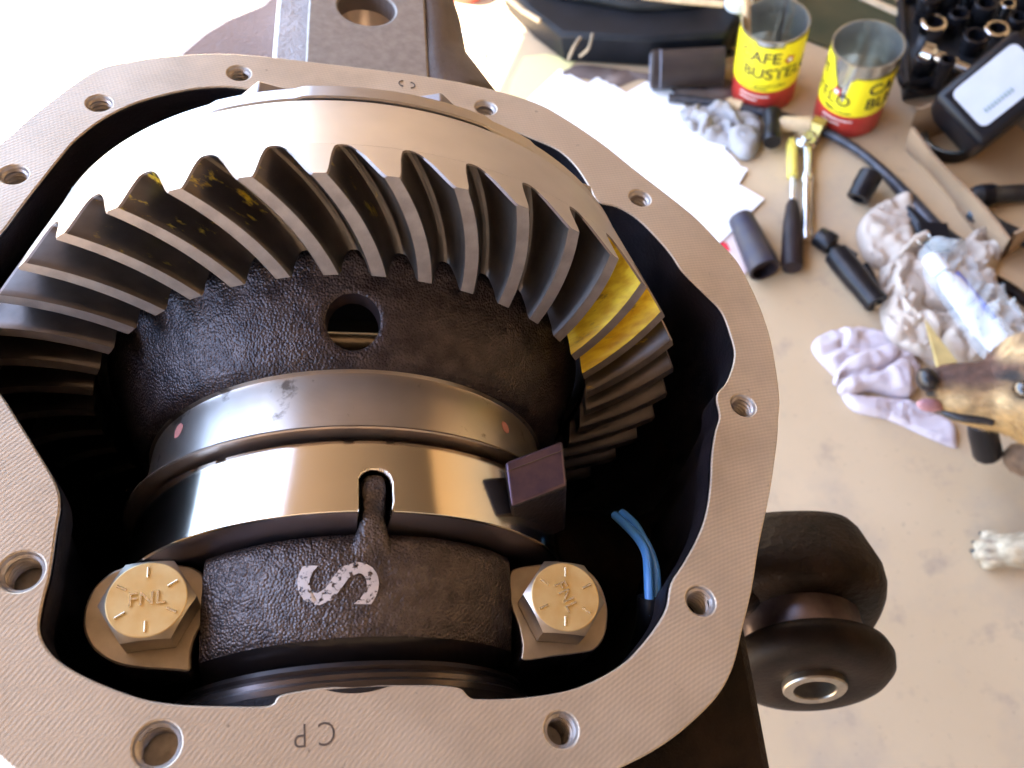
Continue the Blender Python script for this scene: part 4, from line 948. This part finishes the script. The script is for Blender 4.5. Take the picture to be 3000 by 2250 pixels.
wall_(A_, B_, .07, .01); wall_(B_, C_, .07, .0); wall_(D_2, A_, .05, .012); wall_(C_, D_2, .05, 0)
c = fl(2775, 418, .005); t = thing('black_ring', c, 'black steel ring lying in the cardboard box', 'ring'); m = MB(); m.lathe([(0, .031), (0, .037), (.001, .0385), (.017, .0385), (.018, .037), (.018, .0325), (.016, .031), (0, .031)], 64); m.build('ring_body', 'blk_metal', t, 30); m = MB(); m.lathe([(.0181, .0325), (.0186, .0335), (.0186, .036), (.0181, .037)], 64); m.build('chamfer', 'tin', t, 30)
# bottle
Lc = [CAM + RW @ (ray(x, y) * d_) for x, y, d_ in ((2825, 297, 1.05), (2912, 402, 1.04), (3040, 200, 1.02), (2930, 98, 1.03))]
ctr = sum(Lc, Vector()) / 4; ex_ = ((Lc[1] - Lc[0]) + (Lc[2] - Lc[3])).normalized(); ey_ = ((Lc[3] - Lc[0]) + (Lc[2] - Lc[1])).normalized(); ez_ = ex_.cross(ey_).normalized()
if ez_.dot(CAM - ctr) < 0: ez_ = -ez_
ey_ = ez_.cross(ex_).normalized()
if ey_.dot(Lc[3] - Lc[0]) < 0: ey_ = -ey_
RB = Matrix((ex_, ey_, ez_)).transposed().to_4x4(); RB.translation = ctr
W_ = ((Lc[1] - Lc[0]).length + (Lc[2] - Lc[3]).length) / 2; H_ = ((Lc[3] - Lc[0]).length + (Lc[2] - Lc[1]).length) / 2
t = empty('oil_bottle', RB, 'black plastic bottle with a blank light grey label leaning in the box', 'bottle')
m = MB(); m.box((0.003, 0, -.05), (W_ + .03, H_ + .03, .098)); m.build('bottle_body', 'black_plastic', t, 30, bevel=.009)
m = MB(); m.lathe([(0, .014), (.02, .014), (.02, .017), (.045, .0165), (.047, .0005)], 24, mat=Matrix.Translation((-.01, (H_ + .03) / 2, -.034)) @ Matrix.Rotation(-pi / 2, 4, 'X')); m.build('bottle_cap', 'black_plastic', t, 30)
rc = []; 
for cx_, cy_, a0_ in ((1, 1, 0), (-1, 1, pi / 2), (-1, -1, pi), (1, -1, 3 * pi / 2)):
    for k in range(6): a = a0_ + k * pi / 10; rc.append((cx_ * (W_ / 2 - .009) + .009 * cos(a), cy_ * (H_ / 2 - .009) + .009 * sin(a)))
m = MB(); m.prism(rc, -.0008, .0006); m.build('label', M('grey_label', (.5, .53, .6), .5, var=.04, vscale=30), t, 0)
m = MB()
for k in range(9): m.box((W_ / 2 - .016, -H_ / 2 + .016 + k * .0045, .001), (.006, .0022, .0006))
m.build('small_print', M('grey_print', (.2, .28, .27), .5), t, 0)
# black bars right of the box
for (p0, p1, r_, lb) in (((2845, 575), (3060, 560), .014, 'upper of two chunky black tool bars lying in the cardboard box'), ((2840, 620), (3060, 730), .011, 'lower slanting black tool bar lying in the cardboard box')):
    a, b = lying(p0, p1, r_ + .004); t = thing('black_tool', a, lb, 'tool'); L = (b - a).length; m = MB(); cyl(m, a, b, [(0, .0005), (0, r_ * .8), (.006, r_), (.03, r_), (.034, r_ * .8), (L, r_ * .85), (L, .0005)], 8); wbuild(m, 'bar', M('worn_black', (.02, .022, .03), .35, .4, col2=(.07, .08, .095), vscale=40), t, smooth=50)
    m = MB(); cyl(m, a, b, [(.012, r_ + .001), (.026, r_ + .001)], 16); wbuild(m, 'collar', 'blk_metal', t)
m = MB(); P = crom([fl(x, y, .01) for x, y in [(2890, 810), (2950, 840), (3020, 890), (3090, 920)]], 4, False); m.tube(P, .007, 8); tag(m.build('black_hose', 'rubber', None, 60), 'short piece of black hose right of the beige rag', 'hose')

# ---- black tool case, its strap, and the clutter behind
t = thing('tool_case', fl(1750, 60), 'large black tool case with a pale rim along the back of the floor', 'tool case')
m = MB(); m.prism([fl(*p)[:2] for p in [(1475, 30), (1560, 120), (1650, 190), (1900, 205), (2120, 195), (2330, -100), (2260, -420), (1560, -420)]], .001, .06, taper=.98); wbuild(m, 'case_body', M('case_plastic', (.008, .009, .012), .5, spec=.2, var=.3, vscale=20), t, smooth=30, bevel=.008)
m = MB(); m.prism([fl(*p)[:2] for p in [(1500, -20), (1640, 90), (1860, 130), (2040, 120), (2260, -150), (2200, -420), (1600, -420)]], .058, .075); wbuild(m, 'case_lid', M('case_lid_plastic', (.008, .009, .01), .45, spec=.2, col2=(.03, .03, .03), vscale=20), t, smooth=30, bevel=.006)
for pts_, z_, r_ in (([(1484, -10), (1530, 30), (1582, 62)], .067, .004), ([(1880, -12), (2000, 2), (2120, 12)], .09, .005)):
    m = MB(); m.tube([fl(x, y, z_) for x, y in pts_], r_, 8); wbuild(m, 'rim_strip', 'wood', t)  # lid edge highlights modelled as pale strips
for pts_ in ([(1665, 175), (1680, 140), (1700, 110)], [(1700, 165), (1725, 140), (1735, 100)]):
    m = MB(); m.tube(crom([fl(x, y, .064 if y < 150 else .03) for x, y in pts_], 4, False), .0025, 6); wbuild(m, 'strap_loop', M('tan_cord%d' % pts_[0][0], (.3, .24, .16), .8), t)
a, b = lying((1905, 205), (2120, 195), .03); t = thing('filter_canister', a, 'dark brown cylinder lying between the tool case and the left can', 'canister'); L = (b - a).length
m = MB(); cyl(m, a, b, [(0, .0005), (0, .026), (.004, .029), (L, .029), (L, .0005)], 32); wbuild(m, 'shell', M('brown_black_paint', (.018, .013, .014), .45, spec=.25, col2=(.04, .028, .024), vscale=14), t); m = MB(); cyl(m, a, b, [(-.001, .0005), (-.001, .022), (.002, .0265), (.016, .0295), (.016, .028)], 32); wbuild(m, 'end_cap', M('slate_end', (.14, .15, .2), .5), t)
c = fl(2150, 110, 0); t = thing('glass_jar', c, 'small glass jar with a white lid standing just left of the left can', 'jar'); m = MB(); m.lathe([(0, .0005), (0, .022), (.003, .024), (.055, .024), (.062, .019)], 32); m.build('jar_body', M('murky_glass', (.32, .34, .24), .15, spec=.8), t); m = MB(); m.lathe([(.062, .0215), (.078, .0215), (.08, .02), (.08, .0005)], 32); m.build('lid', 'white', t, 30)
for px_, lb in (((2118, 150), 'shiny chrome nut below the glass jar'), ((2130, 175), 'second shiny chrome nut nearest the left can base')):
    t = thing('chrome_nut', fl(*px_), lb, 'nut', 'chrome nuts by the jar'); m = MB(); m.lathe([(0, .006), (0, .012), (.014, .012), (.014, .006), (0, .006)], 6); m.build('nut_body', 'chrome', t, 20)
c = fl(1372, -30); t = thing('red_tin', c, 'red and white tin cut off by the top edge of the picture', 'tin'); m = MB(); m.lathe([(0, .0005), (0, .038), (.03, .038)], 48); m.build('red_base', M('red_tin_paint', (.55, .1, .06), .45), t); m = MB(); m.lathe([(.03, .038), (.1, .038), (.1, .0005)], 48); m.build('white_upper', 'white', t, 30)
for px_, r_, h_, lb in (((1372, 98), .009, .006, 'tiny white plastic cap on the floor left of the tool case'), ((1400, 168), .014, .02, 'larger white plastic cap just behind the milled housing face'), ((1440, 188), .006, .01, 'small pale blue plug beside the larger white cap')):
    t = thing('bottle_top', fl(*px_), lb, 'cap', 'small plastic caps behind the housing'); m = MB(); m.lathe([(0, .0005), (0, r_), (h_ * .8, r_), (h_, r_ * .9), (h_, .0005)], 20); m.build('cap_shell', 'white', t, 30); m = MB(); m.lathe([(h_, r_ * .6), (h_ * 1.1, r_ * .55), (h_ * 1.1, .0003)], 16); m.build('cap_top', 'white', t, 30)
# socket tray, upper right
t = thing('socket_tray', fl(2800, 60), 'dark tool tray filled with chrome and black sockets in the upper right corner', 'tray')
corners = [fl(*p) for p in [(2640, 300), (2620, 60), (3200, -100), (3250, 180)]]
m = MB(); m.prism([p[:2] for p in corners], .001, .03); wbuild(m, 'tray_base', M('tray_plastic', (.01, .012, .016), .45), t, smooth=0, bevel=.003)
for i in range(4):
    a, b = corners[i], corners[(i + 1) % 4]; m = MB(); m.tube([a + Vector((0, 0, .034)), b + Vector((0, 0, .034))], .006, 8); wbuild(m, 'tray_rim', 'black_plastic', t)
random.seed(5); cnt = 0
spots = [(2700, 60), (2760, 40), (2825, 30), (2890, 5), (2950, -10), (2720, 110), (2790, 90), (2860, 75), (2930, 60), (2990, 45), (2900, 130), (2840, 150), (2700, 210), (2745, 250), (2960, 100)]
words = ['far left', 'in the back row', 'behind the chrome cluster', 'at the back', 'in the back corner', 'beside the tray rim', 'in the middle row', 'in the middle', 'with a bright top', 'at the right edge', 'near the bottle', 'next to the ratchet', 'right of the empty can', 'under the ratchet', 'above the bottle']
for i, p in enumerate(spots):
    c = fl(*p, .03); chrome_ = i in (2, 3, 5, 8, 10); r_ = random.uniform(.011, .019); h_ = random.uniform(.025, .05)
    t = thing('socket', c, ('chrome' if chrome_ else 'black') + ' socket standing in the tool tray ' + words[i], 'socket', 'sockets standing in the tray')
    m = MB(); m.lathe([(0, r_ * .8), (h_ * .4, r_ * .8), (h_ * .5, r_), (h_ - .001, r_), (h_, r_ * .93), (h_, r_ * .7)], 24); m.build('socket_wall', 'chrome' if chrome_ else 'blk_metal', t, 30); m = MB(); m.lathe([(h_, r_ * .7), (h_ - .016, r_ * .68), (h_ - .016, .0004)], 6); m.build('socket_hole', 'black_plastic', t, 0)
t = thing('chrome_ratchet', fl(2720, 160, .05), 'shiny chrome ratchet head lying across the sockets in the tray', 'ratchet')
a, b = lying((2700, 150), (2800, 188), .06, .055); L = (b - a).length; m = MB(); cyl(m, a, b, [(0, .0005), (0, .014), (.014, .015), (.02, .009), (L, .009), (L, .0005)], 16); wbuild(m, 'head', 'chrome', t, smooth=30); m = MB(); cyl(m, b, b + (b - a), [(0, .006), (.03, .0065), (.03, .0005)], 12); wbuild(m, 'handle', 'chrome', t)
m = MB(); P = [fl(2705, 225, .02) + Vector((.03 * cos(2 * pi * k / 24), .03 * sin(2 * pi * k / 24), 0)) for k in range(24)]; m.tube(P + [P[0]], .007, 8, caps=False); tag(m.build('rubber_loop', 'rubber', None, 60), 'black rubber loop on the floor right of the empty can', 'loop')
t = thing('edged_board', fl(2600, 40), 'dark green board with a pale wooden edge behind the cans', 'board')
m = MB(); m.prism([fl(*p)[:2] for p in [(2330, 60), (2340, -120), (2520, -120), (2650, 50), (2600, 200), (2540, 190), (2360, 120)]], .001, .006); wbuild(m, 'panel', M('dark_green_board', (.03, .04, .02), .5, col2=(.07, .065, .03), vscale=12), t, smooth=0)
for p0, p1 in (((2520, -10), (2652, 48)), ((2668, -40), (2655, 66))):
    m = MB(); m.tube([fl(*p0, .01), fl(*p1, .01)], .006, 6); wbuild(m, 'wood_strip', 'wood', t)

# ==================================================================== DOG
dog = thing('dog', fl(3100, 1200), 'tan and brown dog leaning in from the right edge, sniffing the rag', 'dog')
STN = [(2716, 1096, 1150, .800), (2730, 1080, 1178, .798), (2755, 1068, 1206, .796), (2790, 1062, 1232, .793), (2830, 1060, 1247, .789), (2870, 1058, 1258, .785), (2900, 1050, 1264, .781), (2925, 1030, 1268, .777),
       (2950, 1000, 1275, .772), (2985, 975, 1290, .766), (3040, 958, 1320, .76), (3120, 950, 1350, .757), (3220, 955, 1375, .756), (3340, 965, 1400, .76), (3520, 950, 1450, .77), (3760, 900, 1520, .78), (4100, 880, 1560, .79), (4400, 900, 1540, .8), (4600, 1000, 1450, .81)]
def camp(x, y, Z): return CAM + RW @ (ray(x, y) * Z)
m = MB(); n = 28; rows = []
for (x, yt, yb, Z) in STN:
    c = camp(x, (yt + yb) / 2, Z + .012); up_ = camp(x, yt, Z) - camp(x, (yt + yb) / 2, Z); ry = up_.length; up_.normalize()
    dp = RW @ Vector((-.25, 0, .97)); dp = (dp - up_ * dp.dot(up_)).normalized(); rd = ry * (.62 if x < 2900 else .8)
    rows += [c + up_ * ry * cos(2 * pi * k / n) + dp * rd * sin(2 * pi * k / n) for k in range(n)]
F_ = [(j * n + k, j * n + (k + 1) % n, (j + 1) * n + (k + 1) % n, (j + 1) * n + k) for j in range(len(STN) - 1) for k in range(n)]
F_ += [list(range(n))[::-1], [(len(STN) - 1) * n + k for k in range(n)]]
m.add(rows, F_)
def ball(m, c, r, n=18, sc=(1, 1, 1), rot_=None):
    pr = [(-cos(pi * k / 10), max(.001, sin(pi * k / 10))) for k in range(11)]
    M_ = Matrix.Translation(c) @ (rot_ if rot_ else Matrix.Identity(4)) @ Matrix.Diagonal((*sc, 1)); m.lathe([(z * r, q * r) for z, q in pr], n, mat=M_); return m
def limb(pts, k=14):
    P = crom([p for p, r in pts], 4, False); R_ = []
    for i in range(len(P)): t_ = i / 4; a = min(int(t_), len(pts) - 2); R_.append(pts[a][1] + (pts[a + 1][1] - pts[a][1]) * (t_ - a))
    m.tube(P, R_, k)
    for i in (0, -1): ball(m, P[i], R_[i], 14)
chest = camp(3760, 1300, .80); paw = fl(2965, 1612, .016)
limb([(paw, .018), (fl(3010, 1612, .018), .019), (fl(3080, 1600, .03), .016), (fl(3250, 1560, .10), .02), (fl(3500, 1480, .2), .03), (chest, .05)])
limb([(fl(2992, 1342, .05), .018), (fl(3080, 1360, .07), .022), (fl(3300, 1400, .16), .03), (chest, .05)])
limb([(fl(3500, 1700, .012), .02), (fl(3560, 1690, .08), .02), (fl(3800, 1600, .2), .04), (chest, .06)])
toes = [(2898, 1574), (2878, 1598), (2876, 1624), (2900, 1650)]
for (x, y) in toes:
    a = fl(x, y, .010); b = fl(x * .5 + 2962 * .5, y * .5 + 1612 * .5, .016); M_ = along(a, b); M_.translation = (0, 0, 0)
    ball(m, a.lerp(b, .35), .0078, 14, (1, 1, 1.9), M_)
raw = m.build('dog_raw', 'paper', None, 60)
rm = raw.modifiers.new('r', 'REMESH'); rm.mode = 'VOXEL'; rm.voxel_size = .0027; sm_ = raw.modifiers.new('s', 'SMOOTH'); sm_.iterations = 3; sm_.factor = .5
bpy.context.view_layer.update()
dog_me = bpy.data.meshes.new_from_object(raw.evaluated_get(bpy.context.evaluated_depsgraph_get())); bpy.data.objects.remove(raw)
rotT = RW.transposed()
def stn(x):
    for a, b in zip(STN, STN[1:]):
        if a[0] <= x <= b[0]: k = (x - a[0]) / (b[0] - a[0]); return [a[i] + (b[i] - a[i]) * k for i in range(4)]
    return STN[0] if x < STN[0][0] else STN[-1]
def blob(x, y, cx, cy, rx, ry): return max(0, min(1, 1.6 * (1 - math.sqrt(((x - cx) / rx) ** 2 + ((y - cy) / ry) ** 2))))
tan, gold, brown, white, dark, lt = [Vector(c) for c in ((.31, .19, .085), (.35, .21, .075), (.1, .05, .035), (.5, .41, .29), (.012, .01, .012), (.5, .36, .19))]
cols = []
for v in dog_me.vertices:
    p = v.co; q = rotT @ (p - CAM); x = 1500 + FPX * q.x / q.z; y = 1125 + FPX * q.y / q.z
    n1 = noise.noise(p * 45) * .5 + noise.noise(p * 130) * .5; fx = noise.noise(Vector((p.x * 60, p.y * 220, p.z * 220)))
    if y > 1440 or (p.z < .1 and y > 1300):
        c = white.lerp(tan, max(0, min(1, .25 + n1 + (y - 1640) * .008)))
        if y < 1440: c = brown.lerp(tan, .3)
        for (ax_, ay), (bx, by) in zip(toes, toes[1:]):
            mx_, my = (ax_ + bx) / 2 + 14, (ay + by) / 2; c = c.lerp(brown, .75 * blob(x, y, mx_, my, 30, 6))  # crease shade between toes painted into the fur colour
    else:
        _, yt, yb, _z = stn(x); t_ = (y - yt) / max(1, yb - yt) + .12 * n1
        c = brown.lerp(tan, max(0, min(1, (t_ - .3) * 5))); c = c.lerp(gold, max(0, min(1, (t_ - .55) * 3)))
        c = c.lerp(lt, .8 * blob(x, y, 2800, 1175, 55, 28)); c = c.lerp(lt, .7 * blob(x, y, 2960, 1170, 90, 45))
        c = c.lerp(lt, max(0, min(1, (x - 2905) / 40)) * max(0, min(1, (1075 - y) / 40)) * .85); c = c.lerp(brown, .7 * blob(x, y, 3010, 985, 50, 40))
        c = c.lerp(dark, blob(x, y, 2960, 1100, 60, 26)); c = c.lerp(dark, 1.0 * blob(x, y, 3000, 1140, 62, 55))
        c = c.lerp(dark, max(0, min(1, (2752 + 12 * n1 - x) / 16)) * (1 if y < 1165 else .25)); c = c.lerp(brown, .5 * blob(x, y, 2750, 1100, 60, 50))
    c = c * max(.3, 1 + .35 * n1 + .45 * fx); cols += [*c, 1]
ca = dog_me.color_attributes.new('fur', 'FLOAT_COLOR', 'POINT'); ca.data.foreach_set('color', cols)
fur = bpy.data.materials.new('dog_fur'); fur.use_nodes = True; t = fur.node_tree; p = t.nodes['Principled BSDF']; p.inputs['Roughness'].default_value = .7
at_ = t.nodes.new('ShaderNodeVertexColor'); at_.layer_name = 'fur'; t.links.new(at_.outputs[0], p.inputs['Base Color'])
tc = t.nodes.new('ShaderNodeTexCoord'); mp = t.nodes.new('ShaderNodeMapping'); mp.inputs['Scale'].default_value = (200, 900, 900); nn = t.nodes.new('ShaderNodeTexNoise'); nn.inputs['Scale'].default_value = 1; b = t.nodes.new('ShaderNodeBump'); b.inputs['Strength'].default_value = .8; b.inputs['Distance'].default_value = .0015
t.links.new(tc.outputs['Object'], mp.inputs[0]); t.links.new(mp.outputs[0], nn.inputs['Vector']); t.links.new(nn.outputs['Fac'], b.inputs['Height']); t.links.new(b.outputs[0], p.inputs['Normal'])
dog_me.shade_smooth(); dog_me.materials.clear(); dog_me.materials.append(fur); o = bpy.data.objects.new('dog_body', dog_me); COL.objects.link(o); o.parent = dog; o.matrix_parent_inverse = dog.matrix_world.inverted()
from mathutils.bvhtree import BVHTree
_bvh = BVHTree.FromPolygons([v.co for v in dog_me.vertices], [list(p.vertices) for p in dog_me.polygons])
def surf(px, py):
    h = _bvh.ray_cast(CAM, (RW @ ray(px, py)).normalized()); return h[0] if h[0] is not None else camp(px, py, .79)
MAT['nosemat'] = M('wet_black_nose', (.012, .011, .014), .3); MAT['eyemat'] = M('dark_eye', (.03, .02, .012), .08, coat=1); MAT['tongue'] = M('pink_tongue', (.4, .2, .22), .5)
m = MB(); ball(m, camp(2716, 1112, .803), .0125, 18, (.8, 1, .9)); wbuild(m, 'nose', 'nosemat', dog, smooth=180)
m = MB(); e_ = surf(3000, 1142); d_ = (RW @ ray(3000, 1142)).normalized(); ball(m, e_ + d_ * .0065, .0105); wbuild(m, 'eye', 'eyemat', dog, smooth=180)
m = MB(); P = [surf(x, y) for x, y in [(2748, 1200), (2775, 1212), (2810, 1222), (2850, 1228), (2885, 1232), (2912, 1240)]]; m.tube(crom(P, 4, False), [.0032 + .0012 * sin(pi * i / 20) for i in range(21)], 8); wbuild(m, 'mouth_line', 'nosemat', dog, smooth=180)
tp = [(2684, 1180), (2694, 1197), (2716, 1207), (2740, 1206), (2762, 1198), (2748, 1172), (2708, 1168)]
m = MB(); T3 = crom([camp(x, y, .802) for x, y in tp], 3); k = len(T3); cT = sum(T3, Vector()) / k; dT = (RW @ ray(2700, 1185)).normalized()
m.add([cT - dT * .004] + [cT.lerp(q, .6) - dT * .003 for q in T3] + T3 + [q + dT * .004 for q in T3], [(0, 1 + i, 1 + (i + 1) % k) for i in range(k)] + [(1 + a * k + i, 1 + (a + 1) * k + i, 1 + (a + 1) * k + (i + 1) % k, 1 + a * k + (i + 1) % k) for a in (0, 1) for i in range(k)])
wbuild(m, 'tongue', 'tongue', dog, smooth=180)
for (x, y), (tx, ty) in zip([(2869, 1560), (2846, 1587), (2840, 1612), (2873, 1658)], toes):
    p = fl(x, y, .005); q = fl(tx, ty, .010); m = MB(); cyl(m, p, q, [(0, .0008), (.004, .0032), (.01, .0045), (.017, .004)], 12); wbuild(m, 'claw', 'nosemat', dog, smooth=60)
m = MB(); c = camp(3130, 965, .75); cyl(m, c, c + (camp(3200, 860, .76) - c), [(0, .03), (.02, .028), (.045, .018), (.06, .006), (.062, .0005)], 16); wbuild(m, 'ear', M('brown_ear', (.12, .07, .045), .8), dog, smooth=60)
rnd = random.Random(3); m = MB(); V_ = dog_me.vertices; P_ = [p for p in dog_me.polygons if p.area > 0]; fc = []
colv = [tuple(cols[4 * i:4 * i + 4]) for i in range(len(V_))]
back = (RW @ Vector((.97, .12, .1))).normalized()
for p in rnd.choices(P_, weights=[p.area for p in P_], k=26000):
    c = p.center; q = rotT @ (c - CAM); x = 1500 + FPX * q.x / q.z
    if x > 3150 or p.normal.dot(CAM - c) < -.02 or x < 2745: continue
    tg = (back - p.normal * back.dot(p.normal)); 
    if tg.length < .1: continue
    tg.normalize(); sd_ = p.normal.cross(tg) * .0006; L_ = rnd.uniform(.005, .010) * (.6 if x < 2850 else 1)
    m.add([c - sd_, c + sd_, c + tg * L_ + p.normal * L_ * rnd.uniform(.15, .4) + sd_ * rnd.uniform(-3, 3)], [(0, 1, 2)]); k = rnd.uniform(.75, 1.35); cc = colv[p.vertices[0]]; fc += [cc[0] * k, cc[1] * k, cc[2] * k, 1] * 3
fo = m.build('fur', fur, dog, smooth=0); fo.matrix_parent_inverse = dog.matrix_world.inverted(); fo['kind'] = 'stuff'
ca2 = fo.data.color_attributes.new('fur', 'FLOAT_COLOR', 'POINT'); ca2.data.foreach_set('color', fc)
t = thing('leash_clip', fl(2880, 1280, .05), 'black strap end hanging below the dog chin', 'strap'); m = MB(); a, b = fl(2872, 1235, .10), fl(2893, 1325, .04); L = (b - a).length; cyl(m, a, b, [(0, .0005), (0, .012), (L * .3, .015), (L, .0155), (L, .0005)], 12); wbuild(m, 'strap', 'black_plastic', t)
m = MB(); P = [b + Vector((.008 * cos(k * pi / 6), .008 * sin(k * pi / 6), 0)) for k in range(12)]; m.tube(P + [P[0]], .0015, 6, caps=False); wbuild(m, 'ring', 'tin', t)
